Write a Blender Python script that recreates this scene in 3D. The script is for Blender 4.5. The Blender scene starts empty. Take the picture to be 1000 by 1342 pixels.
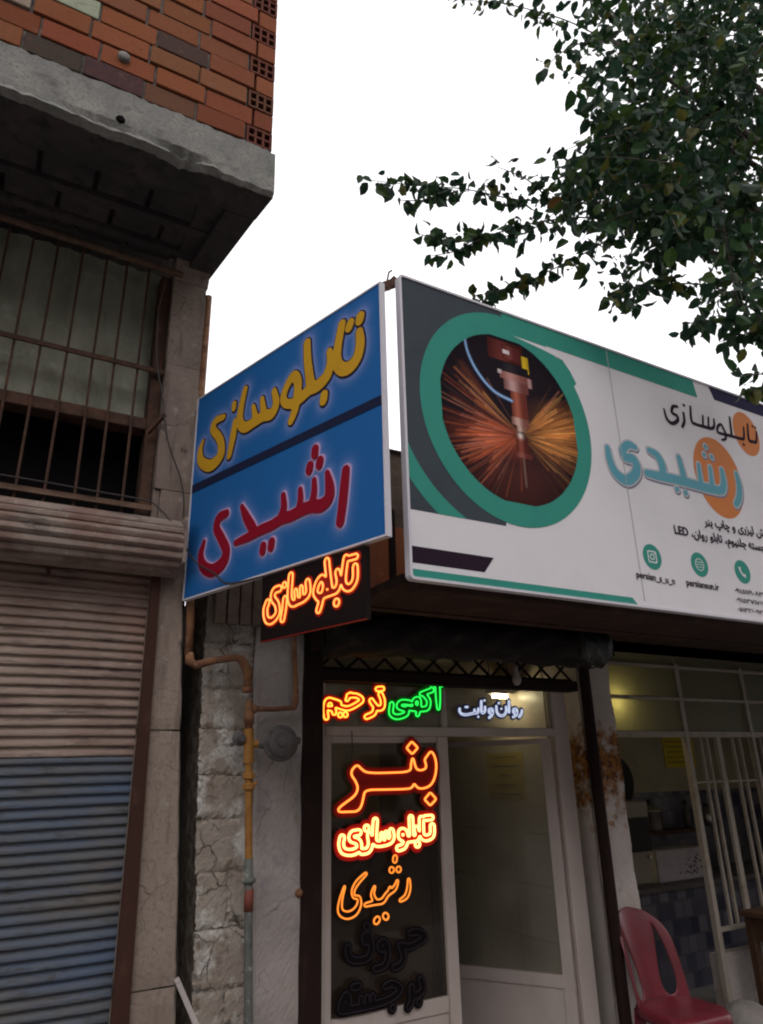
import bpy, bmesh, math, random
import numpy as np
from mathutils import Vector, Matrix
random.seed(7); rng = np.random.default_rng(7)
S = bpy.context.scene
COL = S.collection

# ------------------------------------------------------------------ camera
FPX = 920.5
_p, _r, _y = math.radians(20.2), math.radians(-1.387), math.radians(29.73)
FW = np.array([math.sin(_y)*math.cos(_p), math.cos(_y)*math.cos(_p), math.sin(_p)])
_r0 = np.array([math.cos(_y), -math.sin(_y), 0.0]); _u0 = np.cross(_r0, FW)
RT = math.cos(_r)*_r0 + math.sin(_r)*_u0
UP = -math.sin(_r)*_r0 + math.cos(_r)*_u0
CAM = np.array([0, 0, 1.6])
cd = bpy.data.cameras.new('camera'); co = bpy.data.objects.new('camera', cd); COL.objects.link(co)
cd.sensor_fit = 'VERTICAL'; cd.sensor_height = 36.0; cd.lens = 36.0*FPX/1342.0
cd.clip_start = 0.05; cd.clip_end = 400
co.matrix_world = Matrix(((RT[0], UP[0], -FW[0], CAM[0]), (RT[1], UP[1], -FW[1], CAM[1]),
                          (RT[2], UP[2], -FW[2], CAM[2]), (0, 0, 0, 1)))
S.camera = co

# ------------------------------------------------------------------ sky, sun, exposure
SUN_EL, SUN_ROT = math.radians(48), math.radians(200)
W = bpy.data.worlds.new('World'); S.world = W; W.use_nodes = True
wn, wl = W.node_tree.nodes, W.node_tree.links
sky = wn.new('ShaderNodeTexSky'); sky.sky_type = 'NISHITA'; sky.sun_disc = False
sky.sun_elevation = SUN_EL; sky.sun_rotation = SUN_ROT; sky.dust_density = 4.0
mixw = wn.new('ShaderNodeMixRGB'); mixw.inputs[0].default_value = 0.86
mixw.inputs[2].default_value = (17.0, 16.8, 17.2, 1)          # even cloud cover
wl.new(sky.outputs[0], mixw.inputs[1]); wl.new(mixw.outputs[0], wn['Background'].inputs[0])
wn['Background'].inputs[1].default_value = 0.1
sd = bpy.data.lights.new('sun', 'SUN'); sd.energy = 0.5; sd.angle = math.radians(20); sd.color = (1, .97, .93)
so = bpy.data.objects.new('sun', sd); COL.objects.link(so)
_sd = Vector((math.sin(SUN_ROT)*math.cos(SUN_EL), math.cos(SUN_ROT)*math.cos(SUN_EL), math.sin(SUN_EL)))
so.rotation_euler = _sd.to_track_quat('Z', 'Y').to_euler(); so.location = (0, -5, 12)
S.view_settings.view_transform = 'Standard'; S.view_settings.look = 'None'
S.cycles.pixel_filter_type = 'BLACKMAN_HARRIS'; S.cycles.filter_width = 2.1
S.view_settings.exposure = 0.0; S.view_settings.gamma = 1.0

# ------------------------------------------------------------------ helpers: geometry
def ray(x, y): return (x-500)/FPX*RT - (y-671)/FPX*UP + FW
class Plane:
    def __init__(s, O, U, V):
        s.O = np.array(O, float); s.U = np.array(U, float)/np.linalg.norm(U); s.V = np.array(V, float)/np.linalg.norm(V)
        s.N = np.cross(s.U, s.V)
    def uv(s, x, y):
        d = ray(x, y); t = ((s.O-CAM) @ s.N)/(d @ s.N); q = CAM + d*t - s.O
        return np.array([q @ s.U, q @ s.V])
    def xyz(s, u, v, w=0.0): return s.O + s.U*u + s.V*v + s.N*w
def at(x, y, Y): d = ray(x, y); return CAM + d*(Y/d[1])
def atX(x, y, X): d = ray(x, y); return CAM + d*(X/d[0])

class MB:
    def __init__(s): s.v = []; s.f = []; s.c = []; s.mi = []; s.m = 0
    def _add(s, vs, fs, col=None):
        b = len(s.v); s.v += [tuple(map(float, q)) for q in vs]
        for f in fs: s.f.append(tuple(i+b for i in f)); s.mi.append(s.m)
        s.c += [col or (1, 1, 1, 1)]*len(vs); return s
    def box(s, x0, x1, y0, y1, z0, z1, col=None, bev=0.0, jit=0.0):
        if bev > 0:
            b = bev; vs = []
            for (z, i) in ((z0, b), (z0+b, 0), (z1-b, 0), (z1, b)):
                ins = i
                ring = [(x0+ins+ (b if ins==0 else 0), y0+ins), (x1-ins-(b if ins==0 else 0), y0+ins), (x1-ins, y0+ins+(b if ins==0 else 0)), (x1-ins, y1-ins-(b if ins==0 else 0)),
                        (x1-ins-(b if ins==0 else 0), y1-ins), (x0+ins+(b if ins==0 else 0), y1-ins), (x0+ins, y1-ins-(b if ins==0 else 0)), (x0+ins, y0+ins+(b if ins==0 else 0))]
                if ins: ring = [(x0+b*1.6, y0+b), (x1-b*1.6, y0+b), (x1-b, y0+b*1.6), (x1-b, y1-b*1.6), (x1-b*1.6, y1-b), (x0+b*1.6, y1-b), (x0+b, y1-b*1.6), (x0+b, y0+b*1.6)]
                vs += [(p[0], p[1], z) for p in ring]
            fs = [tuple(range(7, -1, -1)), tuple(range(24, 32))]
            for k in range(3):
                for i in range(8):
                    j = (i+1) % 8; fs.append((k*8+i, k*8+j, k*8+8+j, k*8+8+i))
            if jit: vs = [(p[0]+random.uniform(-jit, jit), p[1]+random.uniform(-jit, jit), p[2]+random.uniform(-jit, jit)) for p in vs]
            return s._add(vs, fs, col)
        vs = [(x0, y0, z0), (x1, y0, z0), (x1, y1, z0), (x0, y1, z0), (x0, y0, z1), (x1, y0, z1), (x1, y1, z1), (x0, y1, z1)]
        return s._add(vs, [(3, 2, 1, 0), (4, 5, 6, 7), (0, 1, 5, 4), (1, 2, 6, 5), (2, 3, 7, 6), (3, 0, 4, 7)], col)
    def hexa(s, bot, top, col=None):                # two quads of 4 points, same winding
        return s._add(list(bot)+list(top), [(3, 2, 1, 0), (4, 5, 6, 7), (0, 1, 5, 4), (1, 2, 6, 5), (2, 3, 7, 6), (3, 0, 4, 7)], col)
    def bar(s, a, b, w, d, up=(0, 0, 1), col=None):  # rectangular bar from a to b
        a = np.array(a, float); b = np.array(b, float); t = (b-a)/np.linalg.norm(b-a)
        n = np.cross(t, up); n = n/np.linalg.norm(n) if np.linalg.norm(n) > 1e-6 else np.array([1., 0, 0]); m = np.cross(n, t)
        q = [(-1, -1), (1, -1), (1, 1), (-1, 1)]
        return s.hexa([a+n*i*w/2+m*j*d/2 for i, j in q], [b+n*i*w/2+m*j*d/2 for i, j in q], col)
    def tube(s, pts, r, seg=8, closed=False, col=None, cap=True):
        P = [np.array(p, float) for p in pts]; n = len(P)
        R = r if hasattr(r, '__len__') else [r]*n
        vs = []; prev = None
        for i in range(n):
            a = P[(i-1) % n] if (closed or i > 0) else P[i]; b = P[(i+1) % n] if (closed or i < n-1) else P[i]
            t = b-a; L = np.linalg.norm(t); t = t/L if L > 1e-9 else np.array([0, 0, 1.])
            if prev is None:
                ref = np.array([0, 0, 1.]) if abs(t[2]) < .9 else np.array([1., 0, 0]); n1 = np.cross(t, ref)
            else: n1 = prev - t*(prev @ t)
            ln = np.linalg.norm(n1); n1 = n1/ln if ln > 1e-9 else np.cross(t, [0.3, .5, .8]); prev = n1; n2 = np.cross(t, n1)
            for k in range(seg):
                an = 2*math.pi*k/seg; vs.append(P[i] + R[i]*(math.cos(an)*n1 + math.sin(an)*n2))
        fs = []
        for i in range(n if closed else n-1):
            j = (i+1) % n
            for k in range(seg):
                l = (k+1) % seg; fs.append((i*seg+k, i*seg+l, j*seg+l, j*seg+k))
        if not closed and cap: fs += [tuple(range(seg-1, -1, -1)), tuple((n-1)*seg+k for k in range(seg))]
        return s._add(vs, fs, col)
    def lathe(s, prof, O, A, seg=24, col=None):      # prof: (radius, along axis)
        A = np.array(A, float)/np.linalg.norm(A); ref = np.array([0, 0, 1.]) if abs(A[2]) < .9 else np.array([1., 0, 0])
        n1 = np.cross(A, ref); n1 /= np.linalg.norm(n1); n2 = np.cross(A, n1); O = np.array(O, float); vs = []
        for (r, h) in prof:
            for k in range(seg):
                an = 2*math.pi*k/seg; vs.append(O + A*h + max(r, 1e-5)*(math.cos(an)*n1+math.sin(an)*n2))
        fs = [(i*seg+k, i*seg+(k+1) % seg, (i+1)*seg+(k+1) % seg, (i+1)*seg+k) for i in range(len(prof)-1) for k in range(seg)]
        fs += [tuple(range(seg-1, -1, -1)), tuple((len(prof)-1)*seg+k for k in range(seg))]
        return s._add(vs, fs, col)
    def build(s, name, mats, parent=None, smooth=False, colors=False, label=None):
        me = bpy.data.meshes.new(name); me.from_pydata(s.v, [], s.f)
        if not isinstance(mats, (list, tuple)): mats = [mats]
        for m in mats: me.materials.append(m)
        if len(mats) > 1: me.polygons.foreach_set('material_index', s.mi)
        if smooth: me.polygons.foreach_set('use_smooth', [True]*len(me.polygons))
        if colors:
            ca = me.color_attributes.new('Col', 'FLOAT_COLOR', 'POINT'); ca.data.foreach_set('color', np.array(s.c, np.float32).ravel())
        me.update(); bm = bmesh.new(); bm.from_mesh(me); bmesh.ops.recalc_face_normals(bm, faces=bm.faces); bm.to_mesh(me); bm.free()
        return link(name, me, parent, label)
def link(name, me, parent=None, label=None):
    o = bpy.data.objects.new(name, me); COL.objects.link(o)
    if parent is not None:
        o.parent = parent; p = parent; loc = Vector((0, 0, 0))
        while p is not None: loc += Vector(p.location); p = p.parent
        o.location = -loc if parent.parent is None else (0, 0, 0)
    if label: o['label'] = label
    return o
def thing(name, label, cat, loc=(0, 0, 0), group=None):
    o = bpy.data.objects.new(name, None); COL.objects.link(o); o.location = loc; o.empty_display_size = .1
    o['label'] = label; o['category'] = cat
    if group: o['group'] = group
    return o
def tag(o, label, cat, group=None):
    o['label'] = label; o['category'] = cat
    if group: o['group'] = group
    return o

# ------------------------------------------------------------------ helpers: materials
def lin(c): return tuple(((v/255)/12.92 if v/255 <= .04045 else ((v/255+.055)/1.055)**2.4) for v in c)
def mat(name, base, rough=.75, metal=0.0, layers=(), bump=0.0, bscale=40.0, attr=False, spec=.4, cracks=None, flakes=None):
    """layers: (colour, scale, lo, hi, (stretch xyz)) noise masks laid over the base colour one after another"""
    m = bpy.data.materials.new(name); m.use_nodes = True; nt = m.node_tree; N, L = nt.nodes, nt.links
    b = N['Principled BSDF']; b.inputs['Roughness'].default_value = rough; b.inputs['Metallic'].default_value = metal
    b.inputs['Specular IOR Level'].default_value = spec
    tc = N.new('ShaderNodeTexCoord'); g = N.new('ShaderNodeNewGeometry')
    if attr:
        a = N.new('ShaderNodeAttribute'); a.attribute_name = 'Col'; cur = a.outputs['Color']
        if base != (1, 1, 1):
            mm = N.new('ShaderNodeMixRGB'); mm.blend_type = 'MULTIPLY'; mm.inputs[0].default_value = 1; L.new(cur, mm.inputs[1]); mm.inputs[2].default_value = (*base, 1); cur = mm.outputs[0]
    else:
        rg = N.new('ShaderNodeRGB'); rg.outputs[0].default_value = (*base, 1); cur = rg.outputs[0]
    for i, (c, sc, lo, hi, st) in enumerate(layers):
        mp = N.new('ShaderNodeMapping'); mp.inputs['Scale'].default_value = st; mp.inputs['Location'].default_value = (i*3.7+1.3, i*1.9, i*5.1)
        L.new(g.outputs['Position'], mp.inputs[0])
        n = N.new('ShaderNodeTexNoise'); n.inputs['Scale'].default_value = sc; n.inputs['Detail'].default_value = 8; n.inputs['Roughness'].default_value = .65
        L.new(mp.outputs[0], n.inputs['Vector'])
        r = N.new('ShaderNodeValToRGB'); r.color_ramp.elements[0].position = lo; r.color_ramp.elements[1].position = hi
        L.new(n.outputs['Fac'], r.inputs[0])
        x = N.new('ShaderNodeMixRGB'); L.new(r.outputs[0], x.inputs[0]); L.new(cur, x.inputs[1]); x.inputs[2].default_value = (*c, 1); cur = x.outputs[0]
    if flakes:                                          # hard-edged lost paint: two noises compared
        fc, fs_, fth = flakes; n = N.new('ShaderNodeTexNoise'); n.inputs['Scale'].default_value = fs_; n.inputs['Detail'].default_value = 12; n.inputs['Roughness'].default_value = .78; n.inputs['Distortion'].default_value = .4; L.new(g.outputs['Position'], n.inputs['Vector'])
        r = N.new('ShaderNodeValToRGB'); r.color_ramp.elements[0].position = fth; r.color_ramp.elements[1].position = fth+.025; L.new(n.outputs['Fac'], r.inputs[0])
        x = N.new('ShaderNodeMixRGB'); L.new(r.outputs[0], x.inputs[0]); L.new(cur, x.inputs[1]); x.inputs[2].default_value = (*fc, 1); cur = x.outputs[0]
    if cracks:
        cc, cs, cw, cm_ = cracks; nd = N.new('ShaderNodeTexNoise'); nd.inputs['Scale'].default_value = cs*1.6; nd.inputs['Detail'].default_value = 6; L.new(g.outputs['Position'], nd.inputs['Vector'])
        mx_ = N.new('ShaderNodeMixRGB'); mx_.blend_type = 'LINEAR_LIGHT'; mx_.inputs[0].default_value = .16/cs*2; L.new(g.outputs['Position'], mx_.inputs[1]); L.new(nd.outputs['Color'], mx_.inputs[2])
        vo = N.new('ShaderNodeTexVoronoi'); vo.feature = 'DISTANCE_TO_EDGE'; vo.inputs['Scale'].default_value = cs; L.new(mx_.outputs[0], vo.inputs['Vector'])
        r = N.new('ShaderNodeValToRGB'); r.color_ramp.elements[0].position = 0; r.color_ramp.elements[0].color = (1, 1, 1, 1); r.color_ramp.elements[1].position = cw; r.color_ramp.elements[1].color = (0, 0, 0, 1); L.new(vo.outputs['Distance'], r.inputs[0])
        nm = N.new('ShaderNodeTexNoise'); nm.inputs['Scale'].default_value = cm_; nm.inputs['Detail'].default_value = 5; L.new(g.outputs['Position'], nm.inputs['Vector'])
        r2 = N.new('ShaderNodeValToRGB'); r2.color_ramp.elements[0].position = .46; r2.color_ramp.elements[1].position = .60; L.new(nm.outputs['Fac'], r2.inputs[0])
        mu = N.new('ShaderNodeMath'); mu.operation = 'MULTIPLY'; L.new(r.outputs[0], mu.inputs[0]); L.new(r2.outputs[0], mu.inputs[1])
        x = N.new('ShaderNodeMixRGB'); L.new(mu.outputs[0], x.inputs[0]); L.new(cur, x.inputs[1]); x.inputs[2].default_value = (*cc, 1); cur = x.outputs[0]
    L.new(cur, b.inputs['Base Color'])
    if bump:
        n = N.new('ShaderNodeTexNoise'); n.inputs['Scale'].default_value = bscale; n.inputs['Detail'].default_value = 9; n.inputs['Roughness'].default_value = .7
        L.new(g.outputs['Position'], n.inputs['Vector'])
        bp = N.new('ShaderNodeBump'); bp.inputs['Strength'].default_value = bump; bp.inputs['Distance'].default_value = .01
        L.new(n.outputs['Fac'], bp.inputs['Height']); L.new(bp.outputs[0], b.inputs['Normal'])
    return m
def emit(name, col, st):
    m = bpy.data.materials.new(name); m.use_nodes = True; nt = m.node_tree; b = nt.nodes['Principled BSDF']
    b.inputs['Base Color'].default_value = (*[min(1, c*.5+.1) for c in col], 1); b.inputs['Emission Color'].default_value = (*col, 1); b.inputs['Emission Strength'].default_value = st
    return m
def glass_mat(name, tint=(.9, .92, .9), dirt=(.25, .23, .2), dirtfac=.05):
    m = bpy.data.materials.new(name); m.use_nodes = True; nt = m.node_tree; N, L = nt.nodes, nt.links
    N.remove(N['Principled BSDF']); o = N['Material Output']
    t = N.new('ShaderNodeBsdfTransparent'); t.inputs[0].default_value = (*tint, 1)
    gl = N.new('ShaderNodeBsdfGlossy'); gl.inputs['Roughness'].default_value = .03
    d = N.new('ShaderNodeBsdfDiffuse'); d.inputs[0].default_value = (*dirt, 1)
    fr = N.new('ShaderNodeFresnel'); fr.inputs[0].default_value = 1.35
    n = N.new('ShaderNodeTexNoise'); n.inputs['Scale'].default_value = 3; n.inputs['Detail'].default_value = 8
    g = N.new('ShaderNodeNewGeometry'); L.new(g.outputs['Position'], n.inputs['Vector'])
    mu = N.new('ShaderNodeMath'); mu.operation = 'MULTIPLY'; mu.inputs[1].default_value = dirtfac*2; L.new(n.outputs['Fac'], mu.inputs[0])
    a = N.new('ShaderNodeMixShader'); L.new(mu.outputs[0], a.inputs[0]); L.new(t.outputs[0], a.inputs[1]); L.new(d.outputs[0], a.inputs[2])
    x = N.new('ShaderNodeMixShader'); L.new(fr.outputs[0], x.inputs[0]); L.new(a.outputs[0], x.inputs[1]); L.new(gl.outputs[0], x.inputs[2])
    L.new(x.outputs[0], o.inputs['Surface']); return m
def frosted_mat(name, col):
    m = bpy.data.materials.new(name); m.use_nodes = True; nt = m.node_tree; N, L = nt.nodes, nt.links
    N.remove(N['Principled BSDF']); o = N['Material Output']
    t = N.new('ShaderNodeBsdfTranslucent'); t.inputs[0].default_value = (*col, 1); d = N.new('ShaderNodeBsdfPrincipled'); d.inputs['Base Color'].default_value = (*[c*.25 for c in col], 1); d.inputs['Roughness'].default_value = .35
    x = N.new('ShaderNodeMixShader'); x.inputs[0].default_value = .55; L.new(d.outputs[0], x.inputs[1]); L.new(t.outputs[0], x.inputs[2]); L.new(x.outputs[0], o.inputs['Surface']); return m
def tile_mat(name, c1, c2, mortar, scale, bw, rh, rough=.35, checker=None, axis='x'):
    m = bpy.data.materials.new(name); m.use_nodes = True; nt = m.node_tree; N, L = nt.nodes, nt.links
    b = N['Principled BSDF']; b.inputs['Roughness'].default_value = rough
    g = N.new('ShaderNodeNewGeometry'); sp = N.new('ShaderNodeSeparateXYZ'); L.new(g.outputs['Position'], sp.inputs[0])
    cb = N.new('ShaderNodeCombineXYZ'); L.new(sp.outputs['X' if axis == 'x' else 'Y'], cb.inputs[0]); L.new(sp.outputs['Z'], cb.inputs[1])
    br = N.new('ShaderNodeTexBrick'); br.offset = 0.0 if checker is None else .5; br.inputs['Scale'].default_value = scale; br.inputs['Color1'].default_value = (*c1, 1); br.inputs['Color2'].default_value = (*c2, 1)
    br.inputs['Mortar'].default_value = (*mortar, 1); br.inputs['Brick Width'].default_value = bw; br.inputs['Row Height'].default_value = rh; br.inputs['Mortar Size'].default_value = .006; br.inputs['Bias'].default_value = -.1
    L.new(cb.outputs[0], br.inputs['Vector']); L.new(br.outputs['Color'], b.inputs['Base Color']); return m

V1 = (1, 1, 1)
M = {}
M['concrete'] = mat('raw concrete', (.20, .195, .18), .95, layers=[((.28, .27, .245), 4, .46, .62, V1), ((.10, .095, .085), 7, .54, .68, (1, 1, 1.6)), ((.145, .14, .13), 70, .48, .66, V1)], flakes=((.065, .06, .055), 20, .67), bump=.7, bscale=90)
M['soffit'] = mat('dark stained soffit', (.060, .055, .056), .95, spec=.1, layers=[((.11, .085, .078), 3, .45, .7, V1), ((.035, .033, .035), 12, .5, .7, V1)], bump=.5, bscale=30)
M['brick'] = mat('hollow clay brick', (.64, .62, .64), .92, attr=True, spec=.2, layers=[((.15, .055, .028), 30, .54, .72, (1, 1, 3)), ((.20, .125, .085), 9, .62, .80, V1)], flakes=((.15, .13, .115), 14, .665), bump=.7, bscale=110)
M['mortar'] = mat('grey mortar', (.16, .145, .13), .95, layers=[((.08, .07, .065), 20, .45, .65, V1)], bump=.6, bscale=60)
M['black_void'] = mat('dark hollow', (.006, .005, .005), .95, spec=.05)
M['pillar'] = mat('grimy pink beige plaster', (.275, .215, .178), .9, layers=[((.185, .135, .115), 2.0, .42, .62, (1, 1, .6)), ((.085, .06, .05), 7, .54, .70, (2.6, 2, .25)), ((.33, .28, .24), 15, .58, .70, V1), ((.035, .03, .03), 5.5, .635, .70, (1.6, 1, .7)), ((.19, .145, .12), 70, .5, .66, V1)], flakes=((.05, .04, .035), 22, .69), cracks=((.06, .045, .04), 3.0, .008, 4), bump=.35, bscale=110)
M['rust'] = mat('rusty painted iron', (.065, .036, .027), .85, spec=.2, layers=[((.11, .055, .034), 18, .45, .65, V1), ((.045, .025, .02), 30, .5, .7, V1)], bump=.4, bscale=120)
M['rust_light'] = mat('worn light brown rail', (.155, .092, .06), .8, layers=[((.08, .042, .028), 14, .45, .65, V1), ((.25, .175, .12), 33, .6, .75, V1)], bump=.3, bscale=120)
M['fibre'] = mat('grimy fibreglass sheet', (.30, .30, .235), .7, layers=[((.17, .17, .12), 4, .42, .68, (1, 1, .5)), ((.40, .39, .33), 12, .55, .8, V1), ((.09, .085, .06), 7, .6, .8, (3, 1, .4))], bump=.2, bscale=30)
M['shutter_up'] = mat('faded brown shutter paint', (.265, .20, .165), .7, layers=[((.20, .135, .11), 2.4, .42, .62, (1, 1, 1.6)), ((.27, .155, .13), 1.6, .52, .70, V1), ((.10, .072, .06), 12, .55, .68, (.35, 1, 3)), ((.40, .335, .285), 36, .60, .70, (.3, 1, 2))], flakes=((.06, .05, .045), 14, .66), bump=.25, bscale=90)
M['shutter_low'] = mat('worn blue grey shutter paint', (.075, .090, .118), .65, layers=[((.10, .088, .078), 3.2, .44, .64, (.6, 1, 1)), ((.052, .082, .145), 4.1, .48, .72, (.4, 1, 2)), ((.045, .042, .038), 16, .56, .70, (.4, 1, 2)), ((.14, .125, .11), 38, .62, .72, V1)], flakes=((.13, .105, .085), 15, .68), bump=.25, bscale=90)
M['coil'] = mat('dusty wound shutter slats', (.25, .20, .168), .75, layers=[((.16, .085, .068), 2.6, .45, .62, V1), ((.09, .068, .056), 12, .54, .68, (.3, 1, 1)), ((.34, .295, .255), 30, .6, .70, V1)], flakes=((.07, .055, .05), 16, .66), bump=.25, bscale=80)
M['rail_brown'] = mat('brown painted guide rail', (.050, .022, .016), .75, spec=.15, layers=[((.08, .038, .028), 14, .55, .75, (1, 1, .4))], bump=.2, bscale=70)
M['whitewash'] = mat('whitewashed rough block', (.36, .31, .265), .95, layers=[((.27, .215, .175), 5, .42, .64, V1), ((.56, .53, .50), 6, .50, .62, V1), ((.15, .105, .075), 15, .56, .68, (1, 1, .8)), ((.24, .22, .20), 60, .5, .66, V1)], flakes=((.06, .045, .035), 9, .635), cracks=((.035, .026, .02), 6.5, .030, 5), bump=.55, bscale=130)
M['joint'] = mat('dark soiled joint', (.16, .12, .09), .95, layers=[((.38, .34, .29), 16, .45, .62, V1)], bump=.5, bscale=60)
M['plaster'] = mat('dirty white plaster', (.42, .37, .355), .9, layers=[((.33, .285, .265), 3, .40, .62, V1), ((.24, .22, .24), 7, .56, .68, (1, 1, .8)), ((.19, .165, .12), 5.2, .58, .72, (1.4, 1, .6)), ((.34, .30, .28), 60, .5, .66, V1)], flakes=((.09, .07, .058), 16, .665), cracks=((.10, .08, .07), 4.5, .010, 3), bump=.35, bscale=110)
M['black_steel'] = mat('dark brown painted steel', (.020, .010, .009), .7, 0, spec=.12, layers=[((.035, .02, .016), 20, .55, .75, (1, 1, .4)), ((.12, .10, .085), 60, .71, .79, (2, 2, .3))], bump=.2, bscale=90)
M['grimy_black'] = mat('grimy black shutter roll', (.017, .013, .013), .75, 0, spec=.2, layers=[((.045, .036, .032), 18, .5, .7, (.4, 1, 1)), ((.012, .01, .01), 8, .5, .7, V1)], bump=.8, bscale=45)
M['polythene'] = mat('black polythene wrap', (.012, .012, .013), .28, .0, bump=.9, bscale=22, spec=.6)
M['door_paint'] = mat('off white door paint', (.52, .44, .41), .6, layers=[((.43, .355, .32), 4, .45, .7, (1, 1, .5)), ((.30, .22, .18), 28, .66, .78, (1, 1, .5))], bump=.1, bscale=60)
M['gas_yellow'] = mat('yellow gas pipe paint', (.33, .15, .028), .6, layers=[((.25, .10, .025), 18, .5, .68, V1), ((.13, .05, .025), 40, .6, .72, V1)], bump=.4, bscale=100)
M['gas_rust'] = mat('rusty gas pipe', (.23, .105, .045), .8, layers=[((.13, .05, .03), 22, .45, .62, V1), ((.34, .23, .16), 30, .57, .7, V1)], bump=.5, bscale=100)
M['gas_grey'] = mat('bare grey pipe', (.13, .135, .125), .65, .2, layers=[((.34, .34, .31), 16, .55, .66, V1), ((.07, .08, .075), 24, .52, .7, V1)], bump=.5, bscale=90)
M['gas_red'] = mat('red primer band', (.17, .045, .028), .7, layers=[((.16, .04, .025), 30, .5, .7, V1)])
M['cast_grey'] = mat('cast grey regulator', (.085, .075, .075), .7, 0, layers=[((.13, .12, .115), 20, .5, .7, V1), ((.08, .07, .065), 30, .55, .75, V1)], bump=.3, bscale=90)
M['tin_orange'] = mat('orange rust painted sheet', (.40, .12, .038), .7, layers=[((.22, .06, .03), 5, .45, .68, (1, 1, .5)), ((.08, .03, .02), 8, .58, .78, (3, 3, .5)), ((.48, .19, .075), 22, .58, .76, V1)], bump=.35, bscale=60)
M['tin_brown'] = mat('weathered brown sheet', (.14, .10, .075), .85, layers=[((.09, .06, .045), 7, .45, .68, (1, 1, 2)), ((.20, .165, .13), 16, .56, .75, (1, 1, 3))], bump=.5, bscale=50)
M['canopy'] = mat('dark stained canopy', (.055, .032, .027), .9, spec=.1, layers=[((.085, .05, .04), 6, .5, .7, (1, 1, 1)), ((.04, .025, .02), 12, .5, .7, V1)], bump=.4, bscale=60)
M['frame_white'] = mat('grimy cream grille paint', (.30, .255, .215), .6, layers=[((.17, .125, .08), 11, .52, .72, (1, 1, .5)), ((.12, .07, .04), 34, .66, .76, V1)], bump=.2, bscale=90)
M['wall_cream'] = mat('cream painted wall', (.33, .285, .19), .85, layers=[((.26, .22, .145), 4, .45, .7, V1)], bump=.15, bscale=40)
M['ceiling'] = mat('dull ceiling paint', (.30, .27, .23), .9)
M['asphalt'] = mat('asphalt', (.05, .05, .05), .9, layers=[((.07, .07, .068), 3, .4, .7, V1), ((.03, .03, .03), 60, .5, .7, V1)], bump=.5, bscale=80)
M['paving'] = mat('grey paving', (.20, .19, .175), .9, layers=[((.13, .12, .11), 4, .4, .7, V1), ((.27, .26, .24), 40, .55, .75, V1)], bump=.4, bscale=70)
M['kerb'] = mat('kerb concrete', (.28, .27, .25), .9, layers=[((.18, .17, .16), 9, .45, .7, V1)], bump=.4, bscale=60)
M['glass'] = glass_mat('window glass', dirt=(.50, .43, .34), dirtfac=.21)
M['glass_left'] = glass_mat('cleaner window glass', tint=(.82, .80, .76), dirt=(.30, .24, .19), dirtfac=.05)
M['frost'] = frosted_mat('frosted transom glass', (.62, .60, .42))
M['tile_beige'] = tile_mat('beige wall tile', (.54, .47, .38), (.51, .445, .36), (.42, .365, .29), 1.0, .45, .30, axis='y')
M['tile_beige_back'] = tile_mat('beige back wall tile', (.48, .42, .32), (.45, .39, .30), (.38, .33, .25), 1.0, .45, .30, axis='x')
M['tile_check'] = tile_mat('blue and grey kitchen tile', (.15, .14, .165), (.016, .02, .05), (.08, .075, .08), 1.0, .10, .12, checker=1)
M['wood_dark'] = mat('dark brown wood', (.060, .030, .017), .6, spec=.2, layers=[((.05, .026, .015), 6, .45, .68, (8, 8, .6)), ((.12, .065, .035), 14, .55, .75, (6, 6, .5))], bump=.15, bscale=60)
M['chair_red'] = mat('dusty dark red plastic', (.165, .020, .032), .34, layers=[((.115, .017, .025), 5, .45, .68, V1), ((.25, .08, .085), 30, .62, .74, V1)], flakes=((.24, .10, .10), 24, .70), spec=.5, bump=.06, bscale=120)
M['paper_yellow'] = mat('yellow paper', (.50, .37, .02), .85, layers=[((.42, .31, .03), 6, .45, .7, V1)])
M['ink'] = mat('black ink', (.025, .022, .03), .7)
M['white_box'] = mat('white carton', (.42, .39, .41), .8, layers=[((.33, .30, .32), 8, .5, .7, V1)])
M['steel'] = mat('dented steel', (.45, .44, .42), .28, .9, layers=[((.25, .24, .23), 12, .5, .7, V1)], bump=.2, bscale=30)
M['stove_black'] = mat('sooty iron', (.025, .022, .022), .55, .3, bump=.3, bscale=60)
M['sack'] = mat('white woven sack', (.27, .245, .235), .9, layers=[((.20, .175, .16), 7, .48, .7, V1)], bump=.7, bscale=30)
M['cable'] = mat('black cable', (.03, .024, .022), .6)
M['bark'] = mat('grey brown bark', (.085, .068, .055), .9, layers=[((.045, .036, .03), 20, .45, .65, (1, 1, .4))], bump=.7, bscale=60)
# sign prints
M['print_white'] = mat('white vinyl print', (.70, .665, .695), .7, bump=.35, bscale=3.5, layers=[((.66, .63, .66), 3, .45, .7, V1), ((.58, .55, .55), 5, .62, .85, (2, 2, .5))])
M['print_teal'] = mat('teal vinyl print', (.040, .26, .205), .7, layers=[((.036, .23, .185), 5, .5, .7, V1)], spec=.12)
M['print_char'] = mat('charcoal vinyl print', (.050, .062, .075), .7, layers=[((.042, .052, .064), 5, .5, .7, V1)], spec=.12)
M['print_dark'] = mat('near black vinyl print', (.022, .010, .022), .7, spec=.1)
M['print_navy'] = mat('navy vinyl print', (.022, .018, .055), .7, spec=.1)
M['print_orange'] = mat('orange vinyl print', (.58, .165, .018), .55, layers=[((.52, .14, .02), 6, .5, .7, V1)])
M['print_lteal'] = mat('teal blue letter print', (.075, .30, .38), .55)
M['print_lgrey'] = mat('light grey outline print', (.42, .43, .46), .55)
M['print_shadow'] = mat('grey violet drop print', (.17, .15, .22), .55)
M['seam'] = mat('vinyl seam', (.42, .40, .42), .6)
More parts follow.
